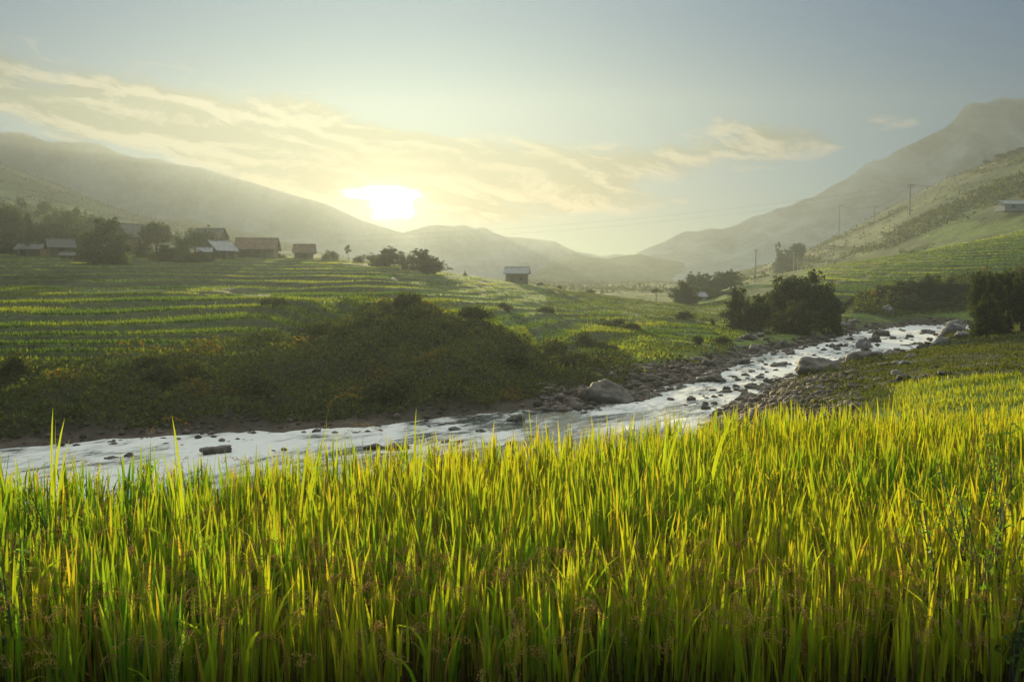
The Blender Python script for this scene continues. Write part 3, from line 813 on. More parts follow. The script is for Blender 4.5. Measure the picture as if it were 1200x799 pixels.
# ------------------------------------------------------------------ rocks
def rock_mesh(name, seed, mat, sub=3, flat=.6, blocky=.35):
    import bmesh
    bm = bmesh.new(); bmesh.ops.create_icosphere(bm, subdivisions=sub, radius=1.0)
    r = np.random.default_rng(seed); ks = r.normal(0, 1, (7, 3)) * 2.2; ph = r.uniform(0, 6.28, 7)
    cut = r.normal(0, 1, (7, 3)); cut /= np.linalg.norm(cut, axis=1)[:, None]; off = r.uniform(.45, .85, 7)
    kf = r.normal(0, 1, (6, 3)) * 6
    for vt in bm.verts:
        p = np.array(vt.co)
        for c, o in zip(cut, off):                       # broken faces
            d = p @ c - o
            if d > 0: p = p - c * d * .95
        q = Vector(p) + Vector(ks[0]) * 3
        p = p * (1 + .20 * mnoise.noise(q * 1.3) + .16 * mnoise.noise(q * 3.1) + .09 * mnoise.noise(q * 6.7) + .05 * mnoise.noise(q * 14))
        vt.co = (p[0], p[1], p[2] * flat)
    me = bpy.data.meshes.new(name); bm.to_mesh(me); bm.free()
    me.polygons.foreach_set('use_smooth', np.ones(len(me.polygons), bool)); me.materials.append(mat)
    return me


ROCKS = [rock_mesh('boulder', 300 + i, M_ROCK, 4, f) for i, f in enumerate((.62, .5, .7, .45, .8, .55))]
ROCKP = [rock_mesh('boulder', 400 + i, M_ROCKP, 4, f) for i, f in enumerate((.62, .7, .55))]


def rock(px, py, wpx, label, group=None, pale=False, z=None, asp=1.0, tall=1.0, n=[0]):
    """py is where the rock meets the water or ground"""
    if z is None:
        x, y = on_level(px, py, 0.0)
        g = gz(x, y)
        if g > 0.05:                                     # stands on the bank
            for _ in range(8):
                x, y = on_level(px, py, g); g = gz(x, y)
        base = max(g, -0.05)
    else:
        x, y = on_level(px, py, z); base = z
    r = wpx / 1000 * y / 2
    n[0] += 1
    i = n[0]
    o = link('boulder', (ROCKP if pale else ROCKS)[i % (3 if pale else 6)])
    o.rotation_euler = (RNG.uniform(-.15, .15), RNG.uniform(-.15, .15), RNG.uniform(-.5, .5) + math.pi * RNG.integers(0, 2))
    o.scale = (r, r * asp * RNG.uniform(.75, 1.0), r * tall * RNG.uniform(.8, 1.05))
    o.location = (x, y + r * .4, base + r * tall * .10)
    return tag(o, label, 'rock', group)


BIG = [
    (963, 440, 62, 'broad flat-topped dark boulder jutting from the near bank into the river', 0, 1.0, 1.1),
    (1020, 426, 60, 'long low smooth slab of rock lying slanted along the near bank', 0, .8, .7),
    (1048, 418, 30, 'blunt brown boulder at the upper end of the long slanted slab', 0, 1.0, 1.0),
    (714, 472, 62, 'large brown rock at the downstream tip of the gravel bar', 0, 1.0, .9),
    (891, 414, 27, 'rounded brown boulder at the foot of the far bank below the riverside trees', 0, 1.0, 1.3),
    (927, 415, 13, 'small upright brown boulder on the far shore under the riverside trees', 0, 1.0, 1.5),
    (869, 427, 30, 'low wide rock in the white water just below the flat field', 0, 1.0, .8),
    (832, 431, 22, 'dark jagged rock at the upstream end of the gravel bar', 0, 1.0, 1.3),
    (836, 442, 26, 'brown rock pile stone in the middle of the upstream gravel bar', 0, 1.0, 1.1),
    (834, 447, 34, 'wide flat rock at the water line of the upstream gravel bar', 0, 1.0, .6),
    (915, 430, 22, 'flat grey rock in midstream facing the flat-topped dark boulder', 0, 1.0, .9),
    (925, 440, 14, 'small dark round rock wetted beside the flat-topped dark boulder', 0, 1.0, 1.0),
    (851, 460, 18, 'dark low rock alone in the white rapids', 0, 1.0, .8),
    (811, 469, 14, 'pointed brown stone in the calm water beyond the rice tips', 0, 1.0, 1.1),
    (900, 457, 24, 'dark wet boulder at the downstream foot of the rocky near bank', 0, 1.0, 1.0),
    (884, 455, 20, 'dark rock standing furthest out from the rocky near bank', 0, 1.0, .8),
    (875, 468, 24, 'low dark rock at the water edge just above the rice', 0, 1.0, .8),
    (993, 387, 34, 'large dark boulder at the foot of the riverside trees upstream', 0, 1.0, 1.3),
    (1042, 382, 16, 'pale pointed rock in the river under the dark wooded bank', 1, 1.0, 1.4),
    (1036, 394, 24, 'squat dark rock in midstream where the river narrows', 0, 1.0, .9),
    (1028, 401, 20, 'upright brown rock with steep sides in the upstream rapids', 0, 1.0, 1.6),
    (1015, 408, 18, 'pale leaning pointed rock in the upstream rapids', 1, 1.0, 1.7),
    (1064, 406, 16, 'low flat rock in the smooth water by the right bank upstream', 0, 1.0, .6),
    (1092, 404, 20, 'long low dark rock hugging the right bank upstream', 0, 1.0, .6),
    (1088, 391, 18, 'rounded dark rock at the right edge of the river narrows', 0, 1.0, 1.0),
    (603, 494, 24, 'smooth rounded dark rock alone in midstream, biggest in the calm water', 0, 1.0, 1.0),
    (563, 506, 14, 'small dark round rock just downstream of the biggest midstream rock', 0, 1.0, 1.2),
    (534, 504, 17, 'thin flat dark rock barely above the calm water', 0, 1.0, .6),
    (623, 512, 12, 'tiny dark rock at the rice tips below the biggest midstream rock', 0, 1.0, .8),
    (523, 518, 15, 'dark rock at the left of a close pair near the rice tips', 0, 1.0, .9),
    (538, 518, 12, 'dark rock at the right of a close pair near the rice tips', 0, 1.0, .9),
    (600, 520, 20, 'flat wide dark rock half hidden behind the rice tips', 0, 1.0, .5),
    (466, 526, 34, 'long dark rock behind the rice directly under the sun', 0, .8, .8),
    (436, 525, 24, 'low dark rock behind the rice left of the long one under the sun', 0, .9, .7),
    (683, 484, 12, 'little dark rock in the bright calm water below the gravel bar', 0, 1.0, .9),
    (248, 532, 42, 'dark wedge shaped boulder in the blue water on the left', 0, .8, 1.2),
    (320, 529, 10, 'left one of two small dark stones right of the wedge shaped boulder', 0, 1.0, 1.1),
    (333, 528, 9, 'right one of two small dark stones right of the wedge shaped boulder', 0, 1.0, 1.4),
    (130, 537, 18, 'low dark rock in the broken blue water on the far left', 0, 1.0, .8),
    (149, 534, 12, 'pointed dark stone close to the far bank on the left', 0, 1.0, 1.1),
    (173, 549, 20, 'dark rock showing between the rice tips left of the wedge shaped boulder', 0, 1.0, .9),
    (210, 522, 10, 'tiny dark stone at the foot of the scrub bank on the left', 0, 1.0, .9),
    (1117, 396, 34, 'large pale grey boulder at the head of the right bank', 1, 1.0, 1.5),
    (1106, 404, 22, 'pale grey angular rock below the large pale boulder', 1, 1.0, 1.2),
    (1133, 396, 24, 'pale grey rock right of the large pale boulder', 1, 1.0, 1.3),
    (1122, 385, 22, 'pale rock behind the large pale boulder under the dark grove', 1, 1.0, 1.3),
    (960, 458, 18, 'light brown split stone on the rubble of the near bank', 1, 1.0, 1.0),
]
for px, py, w, lab, pale, asp, tall in BIG: rock(px, py, w, lab, None, bool(pale), None, asp, tall)

# small rocks one cannot tell apart
k = 0
while k < 170:                                            # in the rapids
    px = RNG.uniform(640, 1125); py = RNG.uniform(384, 482)
    x, y = on_level(px, py, 0)
    g = gz(x, y)
    if g > -.05 or g < -.75: continue
    if py > 455 and px < 800 and RNG.random() < .8: continue
    rock(px, py, 4 + 9 * RNG.random() ** 2, 'small dark wet rock breaking the white water of the river', 'small rocks in the rapids', False, 0.0, 1.0, RNG.uniform(.7, 1.3)); k += 1
k = 0
while k < 70:                                            # on the near bank
    px = RNG.uniform(850, 1110); py = RNG.uniform(395, 482)
    x, y = on_level(px, py, 0.3)
    g = gz(x, y)
    if g < -.1 or g > 2.0: continue
    rock(px, py, RNG.uniform(6, 20), 'grey brown stone among the rubble of the near bank', 'stones on the near bank', RNG.random() < .25, None, 1.0, RNG.uniform(.7, 1.2)); k += 1
k = 0
while k < 40:                                            # along the far shore
    px = RNG.uniform(840, 1060); x0 = None
    r5 = np.interp(px, KEYS, [TAB[q][5][0] for q in KEYS]); D = r5 + RNG.uniform(-1, 3)
    x, y = (px - 600) / 1000 * D, D
    e = (max(gz(x, y), 0) - CAMZ) / y
    py = 330 - e * 1000
    rock(px, py, RNG.uniform(5, 15), 'brown stone on the far shore below the riverside trees', 'stones on the far shore', False, None, 1.0, RNG.uniform(.8, 1.3)); k += 1


def build_gravel():
    import bmesh
    bm = bmesh.new(); bmesh.ops.create_icosphere(bm, subdivisions=1, radius=1.0)
    bv = np.array([v.co for v in bm.verts]); bf = np.array([[v.index for v in f.verts] for f in bm.faces]); bm.free()
    X_, Y_, Z_, R_ = [], [], [], []
    for (n, D0, D1, a, b, r0, r1) in ((9000, 46, 72, 630, 880, .08, .38), (2500, 60, 125, 830, 1010, .12, .45), (9000, 34, 80, 835, 1005, .06, .34), (4500, 15, 42, 820, 1012, .03, .2), (1500, 70, 145, 1000, 1150, .12, .5), (2500, 36, 52, -200, 650, .06, .22)):
        x, y = fan_points(n, D0, D1, a, b); z, k = terr(x, y, True)
        keep = (k['zb'] > -.25) & (k['zb'] < {34: 2.1, 15: 3.6}.get(D0, .62)) & (RNG.random(n) < .35 + .65 * (vnoise(x / 3, y / 3, 6) > .4))
        x, y, z = x[keep], y[keep], z[keep]
        X_.append(x); Y_.append(y); Z_.append(np.maximum(z, -.08)); R_.append(r0 + (r1 - r0) * RNG.random(len(x)) ** 3)
    x, y, z, r = map(np.concatenate, (X_, Y_, Z_, R_)); n = len(x)
    jit = 1 + RNG.normal(0, .14, (n, len(bv), 1))
    a = RNG.uniform(0, 6.28, n); ca, sa = np.cos(a)[:, None], np.sin(a)[:, None]
    B = bv[None] * jit * np.stack([RNG.uniform(.8, 1.3, n), RNG.uniform(.7, 1.1, n), RNG.uniform(.45, .85, n)], 1)[:, None, :]
    v = np.stack([x[:, None] + r[:, None] * (B[..., 0] * ca - B[..., 1] * sa), y[:, None] + r[:, None] * (B[..., 0] * sa + B[..., 1] * ca), z[:, None] + r[:, None] * (B[..., 2] + .2)], -1).reshape(-1, 3)
    f = (bf[None] + (np.arange(n) * len(bv))[:, None, None]).reshape(-1, 3)
    g = RNG.random(n)[:, None]
    c = np.array((.045, .034, .026)) * (1 - g) + np.array((.17, .135, .105)) * g
    me = mesh_np('gravel', v, f, M_GRAVEL, np.repeat(c, len(bv), 0))
    tag(link('gravel', me), 'brown gravel and cobbles along both shores of the river', 'gravel', kind='stuff')


def attr_mat(name, rough, spec):
    m, n, o = new_mat(name); p = n.node('ShaderNodeBsdfPrincipled'); at = n.node('ShaderNodeAttribute', attribute_name='Col')
    t = n.node('ShaderNodeTexCoord'); q = n.ss(n.noise(t.outputs['Object'], 5.0, 4), .3, .7, .75, 1.2)
    n.l.new(n.vm('MULTIPLY', at.outputs[0], n.comb(q, q, q)), p.inputs['Base Color'])
    p.inputs['Roughness'].default_value = rough; p.inputs['Specular IOR Level'].default_value = spec
    n.l.new(p.outputs[0], o.inputs[0]); return m


M_GRAVEL = attr_mat('gravel', .85, .15)
build_gravel()


# ------------------------------------------------------------------ trees
def leaves_at(centers, radii, per, size, ca, cb, flat=1.0, up=.1, shell=.5, droop=0.0):
    P = []
    for c, r in zip(centers, radii):
        n = int(per * r * r)
        d = RNG.normal(0, 1, (n, 3)); d /= np.linalg.norm(d, axis=1)[:, None]
        rad = r * (shell + (1 - shell) * RNG.random(n) ** .6) * RNG.uniform(.75, 1.12, n)
        p = np.array(c) + d * rad[:, None] * np.array((1, 1, flat)); p[:, 2] -= droop * RNG.random(n) * r
        g = .5 + RNG.normal(0, .28, n) + RNG.normal(0, .15)
        P.append(cards(p, size * RNG.uniform(.6, 1.4, n), leafcol(ca, cb, g), up))
    return join(P)


LEAFC = ((.017, .029, .008), (.052, .070, .016))


def trunk_mb(h, r, lean, targets):
    m = MB(); a = RNG.uniform(0, 6.28)
    pts = [(math.cos(a) * lean * (i / 5) ** 2, math.sin(a) * lean * (i / 5) ** 2, h * i / 5 - (.4 if i == 0 else 0)) for i in range(6)]
    m.tube(pts, [r * (1.35 if i == 0 else 1 - .13 * i) for i in range(6)], 8)
    for t in targets:
        k = RNG.uniform(.45, .95); j = k * 5; i = int(min(j, 4)); f = j - i
        p0 = Vector(pts[i]).lerp(Vector(pts[i + 1]), f); p1 = Vector(t)
        mid = p0.lerp(p1, .5) + Vector((0, 0, -.08 * (p1 - p0).length))
        m.tube([p0, mid, p1], [r * .5, r * .33, r * .12], 6)
    return m


def proto_round(per, size, squat=1.0, seed=0):
    """broadleaf tree about 8 m tall, crown 7 m wide"""
    n = 22
    cs, rs = [], []
    for i in range(n):
        th = i * 2.4 + RNG.uniform(-.4, .4); ph = math.acos(1 - 1.75 * (i + .5) / n)
        rr = RNG.uniform(.72, 1.0)
        cs.append((2.45 * rr * math.sin(ph) * math.cos(th), 2.45 * rr * math.sin(ph) * math.sin(th), 4.9 + 2.35 * rr * math.cos(ph) * squat)); rs.append(RNG.uniform(.75, 1.25))
    for i in range(5):
        cs.append((RNG.uniform(-1, 1), RNG.uniform(-1, 1), RNG.uniform(3.8, 6))); rs.append(1.1)
    v, f, c = leaves_at(cs, rs, per, size, *LEAFC)
    return trunk_mb(4.6, .26, .4, cs[2:20:2]).mesh('trunk', M_BARK, True), mesh_np('crown', v, f, M_LEAF, c)


def proto_bushy(per, size):
    """riverside tree leafy to the ground with several tops, 8 m"""
    cs, rs = [], []
    for i in range(34):
        z = RNG.uniform(.7, 7.2); w = np.interp(z, [0, 2.5, 5, 7.4], [2.2, 2.7, 2.1, .9]); a = RNG.uniform(0, 6.28); q = RNG.uniform(.35, 1)
        cs.append((w * q * math.cos(a), w * q * math.sin(a), z)); rs.append(np.interp(z, [0, 4, 7.4], [1.25, 1.1, .65]) * RNG.uniform(.8, 1.15))
    for i in range(26):
        z = RNG.uniform(1.2, 8.1); w = np.interp(z, [0, 2.5, 5, 8], [2.9, 3.7, 3.0, .9]); a = RNG.uniform(0, 6.28); q = RNG.uniform(.85, 1.1)
        cs.append((w * q * math.cos(a), w * q * math.sin(a), z)); rs.append(RNG.uniform(.25, .5))
    v, f, c = leaves_at(cs, rs, per, size, *LEAFC, up=.25, shell=.25)
    return trunk_mb(6.2, .24, .5, cs[::4]).mesh('trunk', M_BARK, True), mesh_np('crown', v, f, M_LEAF, c)


def proto_tall(per, size):
    """slim bare trunk with a few separate puffs of leaves, 8 m"""
    cs, rs = [(0, 0, 7.3)], [1.0]
    for i in range(7):
        a = i * 2.2 + RNG.uniform(-.5, .5); q = RNG.uniform(.8, 1.9)
        cs.append((q * math.cos(a), q * math.sin(a), RNG.uniform(4.4, 7.2))); rs.append(RNG.uniform(.6, 1.0))
    v, f, c = leaves_at(cs, rs, per, size, *LEAFC, flat=.7)
    return trunk_mb(7.0, .17, .5, cs[1:]).mesh('trunk', M_BARK, True), mesh_np('crown', v, f, M_LEAF, c)


def proto_conifer(per, size):
    cs, rs = [], []
    for i in range(26):
        z = 1.0 + 6.7 * i / 25; w = np.interp(z, [1, 7.8], [1.35, .1]); a = i * 2.4
        cs.append((w * .6 * math.cos(a), w * .6 * math.sin(a), z)); rs.append(max(.28, w * .62))
    v, f, c = leaves_at(cs, rs, per, size, (.022, .04, .014), (.055, .085, .022), droop=.4)
    return trunk_mb(7.6, .17, .1, []).mesh('trunk', M_BARK, True), mesh_np('crown', v, f, M_LEAF, c)


def proto_column(per, size):
    cs, rs = [], []
    for i in range(20):
        z = 1.2 + 6.3 * i / 19; a = RNG.uniform(0, 6.28); w = np.interp(z, [1, 4, 7.6], [.5, .9, .4])
        cs.append((w * .5 * math.cos(a), w * .5 * math.sin(a), z)); rs.append(w * RNG.uniform(.75, 1.1))
    v, f, c = leaves_at(cs, rs, per * 1.4, size, (.022, .04, .014), (.055, .085, .022), up=.5)
    return trunk_mb(7.2, .2, .1, []).mesh('trunk', M_BARK, True), mesh_np('crown', v, f, M_LEAF, c)


def proto_bamboo(per, size):
    """arching feathery plumes fanning out of one clump, 8 m"""
    m = MB(); P = []
    for i in range(26):
        a = RNG.uniform(0, 6.28); L = RNG.uniform(6.2, 9.2); out = RNG.uniform(.2, 1.15)
        pts = []
        x = RNG.normal(0, .45); y = RNG.normal(0, .45); z = -.3; an = RNG.uniform(.02, .16)
        for j in range(11):
            pts.append((x, y, z)); an += out * .035 * (1 + j * .62); st = L / 10
            x += math.cos(a) * math.sin(an) * st; y += math.sin(a) * math.sin(an) * st; z += math.cos(an) * st
        m.tube(pts, [.06 * (1 - .085 * j) for j in range(11)], 5, False)
        q = np.array(pts); n = int(per * 9)
        t = .7 + 9.3 * RNG.random(n) ** .85
        p = np.stack([np.interp(t, range(11), q[:, d]) for d in range(3)], 1)
        p += RNG.normal(0, 1, (n, 3)) * (.14 + .34 * np.sin(np.clip((t - .3) / 10.2, 0, 1) * math.pi))[:, None]
        g = .55 + RNG.normal(0, .28, n)
        v, f, c = cards(p, size * RNG.uniform(.6, 1.3, n), leafcol((.022, .036, .010), (.065, .085, .018), g), -.3, 2.3)
        P.append((v, f, c))
    v, f, c = join(P)
    return m.mesh('stems', M_BARK, True), mesh_np('foliage', v, f, M_LEAF, c)


def proto_shrub(per, size):
    """rounded shrub 2 m tall, 2.8 m wide"""
    cs, rs = [], []
    for i in range(13):
        a = RNG.uniform(0, 6.28); q = RNG.uniform(0, 1) ** .6
        cs.append((1.05 * q * math.cos(a), 1.05 * q * math.sin(a), RNG.uniform(.35, 1.55) * (1 - .45 * q * q))); rs.append(RNG.uniform(.38, .6))
    v, f, c = leaves_at(cs, rs, per, size, (.022, .034, .009), (.07, .085, .019), up=.2)
    m = MB()
    for i in range(5):
        a = i * 1.3; m.tube([(0, 0, -.2), (.25 * math.cos(a), .25 * math.sin(a), .6), (.7 * math.cos(a), .7 * math.sin(a), 1.2)], [.05, .035, .012], 5, False)
    return m.mesh('stems', M_BARK, True), mesh_np('foliage', v, f, M_LEAF, c)


PROTO = {
    'round': ([proto_round(190, .22) for _ in range(3)], 8.0, 6.6, ('trunk', 'crown')),
    'bushy': ([proto_bushy(240, .19) for _ in range(3)], 8.0, 6.4, ('trunk', 'crown')),
    'tall': ([proto_tall(200, .20) for _ in range(3)], 8.0, 5.0, ('trunk', 'crown')),
    'conifer': ([proto_conifer(260, .2)], 8.0, 2.8, ('trunk', 'crown')),
    'column': ([proto_column(240, .2)], 8.0, 2.2, ('trunk', 'crown')),
    'bamboo': ([proto_bamboo(26, .17) for _ in range(3)], 8.0, 7.6, ('stems', 'foliage')),
    'shrub': ([proto_shrub(420, .13) for _ in range(3)], 2.0, 2.9, ('stems', 'foliage')),
}
CNT = {}
NAMES = {'round': 'broadleaf_tree', 'bushy': 'leafy_tree', 'tall': 'slender_tree', 'conifer': 'conifer_tree', 'column': 'columnar_tree', 'bamboo': 'bamboo_clump', 'shrub': 'shrub'}


def plant(kind, px, D, py_top, wpx, label, group=None, minh=1.0):
    ps, ph, pw, (n1, n2) = PROTO[kind]
    i = CNT.get(kind, 0); CNT[kind] = i + 1
    u, e = pix(px, py_top); x = u * D; z = gz(x, D)
    h = max(minh, CAMZ + e * D - z); w = wpx / 1000 * D
    o = empty(NAMES[kind], (x, D, z - .05), RNG.uniform(0, 6.28), (w / pw, w / pw, h / ph))
    tag(o, label, 'tree' if kind != 'shrub' else 'shrub', group)
    a, b = ps[i % len(ps)]
    link(n1, a, o); link(n2, b, o)
    return o


for t in [
    # village on the left
    ('bushy', 127, 150, 256, 58, 'large dark round tree standing alone in the terraces beside the left village'),
    ('round', 182, 185, 258, 40, 'dark domed tree between the gabled dark house and the bamboo'),
    ('bamboo', 236, 182, 264, 34, 'arching bamboo clump leaning out above the pale roofed house'),
    ('bamboo', 214, 176, 272, 30, 'lower bamboo clump left of the arching one by the pale roofed house'),
    ('bushy', 196, 162, 287, 48, 'wide dark thicket tree below the domed tree'),
    ('bushy', 226, 158, 293, 46, 'wide low thicket tree in front of the pale roofed house'),
    ('bushy', 168, 172, 284, 26, 'small thicket tree right of the lone round tree'),
    ('column', 33, 185, 249, 12, 'dark narrow columnar tree in the left village'),
    ('round', 5, 195, 239, 49, 'dark tall tree at the left edge of the village'),
    ('tall', 24, 260, 231, 29, 'pale misty tree with a flat crown, tallest on the left skyline'),
    ('tall', 51, 262, 235, 26, 'misty round topped tree on the skyline right of the flat crowned one'),
    ('bamboo', 70, 205, 243, 46, 'dark bamboo clump with two plumes in the left village'),
    ('tall', 89, 208, 243, 23, 'thin tree with a curled top beside the two plumed bamboo'),
    ('conifer', 100, 255, 245, 10, 'misty pointed conifer on the skyline of the left village'),
    ('round', 108, 250, 250, 34, 'misty grey tree behind the lone round tree'),
    ('tall', 120, 200, 256, 23, 'thin topped tree rising behind the lone round tree'),
    ('tall', 14, 225, 243, 34, 'loose crowned tree behind the dark columnar tree'),
    ('round', 52, 210, 258, 43, 'mid green tree below the two plumed bamboo'),
    ('bushy', 88, 195, 266, 49, 'leafy dark tree behind the barn with the peaked grey roof'),
    ('bushy', 60, 188, 268, 49, 'leafy dark tree behind the flat barn at the left'),
    ('bushy', 16, 190, 262, 49, 'leafy low tree at the left edge below the tall dark one'),
    ('bushy', 108, 180, 272, 31, 'small leafy tree touching the left side of the lone round tree'),
    ('shrub', 30, 172, 283, 26, 'low shrub left of the flat barn'),
    ('shrub', 55, 176, 281, 24, 'low shrub between the two dark barns'),
    ('shrub', 98, 158, 290, 24, 'low shrub at the left foot of the lone round tree'),
    ('shrub', 140, 146, 300, 20, 'low shrub at the right foot of the lone round tree'),
    ('round', 152, 240, 262, 22, 'misty low tree behind the gabled dark house'),
    ('tall', 262, 190, 277, 10, 'small thin leaved tree beside the long brown house'),
    ('shrub', 272, 182, 288, 14, 'small shrub between the pale roofed house and the long brown house'),
    ('shrub', 330, 196, 295, 14, 'small shrub at the right end of the long brown house'),
    # crest under the sun
    ('tall', 408, 190, 287, 10, 'tiny lone tree standing up from the crest left of the sun'),
    ('shrub', 386, 196, 293, 24, 'low bush on the crest beside the tiny lone tree'),
    ('shrub', 420, 190, 299, 16, 'low bush on the crest right of the tiny lone tree'),
    ('bamboo', 441, 178, 296, 34, 'feathery bamboo at the left end of the clump under the sun'),
    ('bushy', 457, 180, 289, 32, 'tallest tree of the clump directly under the sun'),
    ('bamboo', 474, 178, 294, 28, 'feathery bamboo right of the tallest tree under the sun'),
    ('bushy', 492, 172, 292, 40, 'rounded tree on the right half of the clump under the sun'),
    ('bushy', 508, 170, 302, 34, 'low rounded tree at the right end of the clump under the sun'),
    ('conifer', 545, 200, 317, 6, 'tiny pointed conifer on the crest between the clump and the hut'),
    ('shrub', 632, 198, 330, 10, 'tiny bush right beside the metal roofed hut'),
    ('shrub', 691, 186, 338, 14, 'small flat bush on the crest right of the metal roofed hut'),
    ('shrub', 656, 194, 335, 8, 'tiny bush on the crest halfway down from the hut'),
    # mid valley shrubs
    ('shrub', 716, 98, 371, 42, 'big rounded shrub on the slope above the gravel bar'),
    ('shrub', 688, 76, 387, 36, 'dark spreading shrub at the end of the scrubby spur'),
    ('shrub', 741, 94, 379, 26, 'low shrub at the right foot of the big rounded shrub'),
    ('shrub', 712, 74, 402, 36, 'low dark shrub at the edge of the gravel bar field'),
    ('bushy', 803, 118, 364, 26, 'upright dark bush standing in the flat field'),
    ('shrub', 835, 112, 381, 8, 'thin little bush in the flat field near the riverside trees'),
    ('shrub', 818, 82, 402, 20, 'low bush on the river edge of the flat field'),
    ('shrub', 845, 86, 400, 26, 'wide low bush on the river edge below the riverside trees'),
    ('shrub', 592, 96, 372, 22, 'low bush on the terrace behind the scrubby spur'),
    ('shrub', 640, 104, 366, 26, 'flat bush on the bright terrace behind the scrubby spur'),
    ('shrub', 453, 62, 365, 16, 'small leafy bush on top of the scrubby spur under the sun'),
    ('shrub', 330, 76, 360, 26, 'mounded bush on the terrace edge below the long brown house'),
    ('shrub', 312, 78, 366, 22, 'lower mounded bush left of the one on the terrace edge'),
    # right middle distance
    ('tall', 769, 195, 338, 16, 'small tree with an open crown left of the dense square tree'),
    ('bushy', 801, 188, 329, 36, 'dense square shaped tree in the mist left of the grove'),
    ('bushy', 806, 186, 338, 24, 'leafy lower half of the tree pair beside the dense square tree'),
    ('bushy', 814, 250, 319, 30, 'misty tree at the left end of the grove'),
    ('bushy', 829, 252, 321, 30, 'misty tree second from the left in the grove'),
    ('bushy', 843, 250, 319, 30, 'misty tree in the middle of the grove'),
    ('bushy', 857, 246, 316, 32, 'misty round tree at the right end of the grove'),
    ('bushy', 838, 215, 341, 46, 'low misty bush tree in front of the grove'),
    ('bushy', 856, 200, 343, 40, 'low dark bush tree left of the riverside trees'),
    ('bushy', 822, 225, 334, 42, 'low wide bush tree under the left end of the grove'),
    # riverside trees
    ('bushy', 866, 106, 337, 36, 'riverside tree at the left end of the dark group'),
    ('bushy', 890, 104, 346, 42, 'lower riverside tree second from the left of the dark group'),
    ('bushy', 910, 112, 338, 40, 'riverside tree behind the lower one of the dark group'),
    ('round', 930, 110, 320, 58, 'tall spreading riverside tree in the middle of the dark group'),
    ('bushy', 936, 102, 352, 52, 'low leafy riverside tree in front of the tall spreading one'),
    ('bushy', 959, 111, 318, 50, 'tallest riverside tree with a ragged pointed top'),
    ('bushy', 972, 108, 340, 34, 'riverside tree at the right end of the dark group'),
    # right hill
    ('round', 935, 420, 283, 22, 'misty square crowned tree on the far right slope'),
    ('tall', 913, 420, 283, 10, 'faint thin tree left of the misty square crowned tree'),
    ('bushy', 922, 400, 293, 34, 'misty bush below the square crowned tree'),
    ('shrub', 1020, 540, 261, 18, 'small dark bush at the foot of the second pole on the right hill'),
    ('round', 1156, 560, 187, 10, 'small round tree at the left end of the ridge trees'),
    ('round', 1172, 560, 180, 15, 'second round tree of the ridge trees'),
    ('round', 1187, 560, 176, 16, 'spreading tree of the ridge trees near the picture edge'),
    ('round', 1200, 560, 172, 18, 'ridge tree at the right edge of the picture'),
    # right bank grove
    ('bushy', 1003, 158, 346, 28, 'small bush tree at the left end of the wooded right bank'),
    ('bushy', 1018, 160, 340, 33, 'bush tree second from the left on the wooded right bank'),
    ('bushy', 1036, 158, 334, 36, 'leafy tree third from the left on the wooded right bank'),
    ('bushy', 1054, 157, 329, 39, 'leafy tree fourth from the left on the wooded right bank'),
    ('bushy', 1074, 157, 326, 39, 'leafy tree in the middle of the wooded right bank'),
    ('bushy', 1092, 156, 322, 39, 'tallest leafy tree of the wooded right bank'),
    ('bushy', 1110, 156, 325, 39, 'leafy tree right of the tallest on the wooded right bank'),
    ('bushy', 1128, 155, 330, 39, 'leafy tree at the right end of the wooded right bank'),
    ('bushy', 1064, 151, 352, 42, 'low bush tree at the water under the wooded right bank'),
    ('bushy', 1102, 151, 352, 42, 'low bush tree at the water near the pale boulders'),
    ('bushy', 1026, 152, 358, 33, 'low bush tree at the water at the left of the wooded right bank'),
    ('round', 1151, 92, 315, 32, 'very dark tree at the left of the grove on the right edge'),
    ('bushy', 1166, 90, 320, 40, 'very dark leafy tree in the middle of the grove on the right edge'),
    ('round', 1184, 92, 313, 40, 'tall black green tree in the grove on the right edge'),
    ('bushy', 1200, 88, 314, 36, 'dark tree cut by the right edge of the picture'),
    ('bushy', 1158, 86, 345, 36, 'low dark bush tree at the foot of the grove on the right edge'),
]:
    plant(*t)

for i in range(34):                                     # shrubs one cannot tell apart on the scrub bank
    for _ in range(60):
        px_ = RNG.uniform(-20, 690); D_ = RNG.uniform(38, 68)
        zz_, kk = terr(np.array([(px_ - 600) / 1000 * D_]), np.array([D_]), True)
        if kk['zb'][0] > .5 and kk['tm'][0] < .1 and kk['r'][0] < 7.05: break
    e_ = (zz_[0] + RNG.uniform(.7, 1.7) - CAMZ) / D_
    plant('shrub', px_, D_, 330 - e_ * 1000, RNG.uniform(26, 58), 'dark green shrub growing in the scrub of the far river bank', 'shrubs on the far bank')

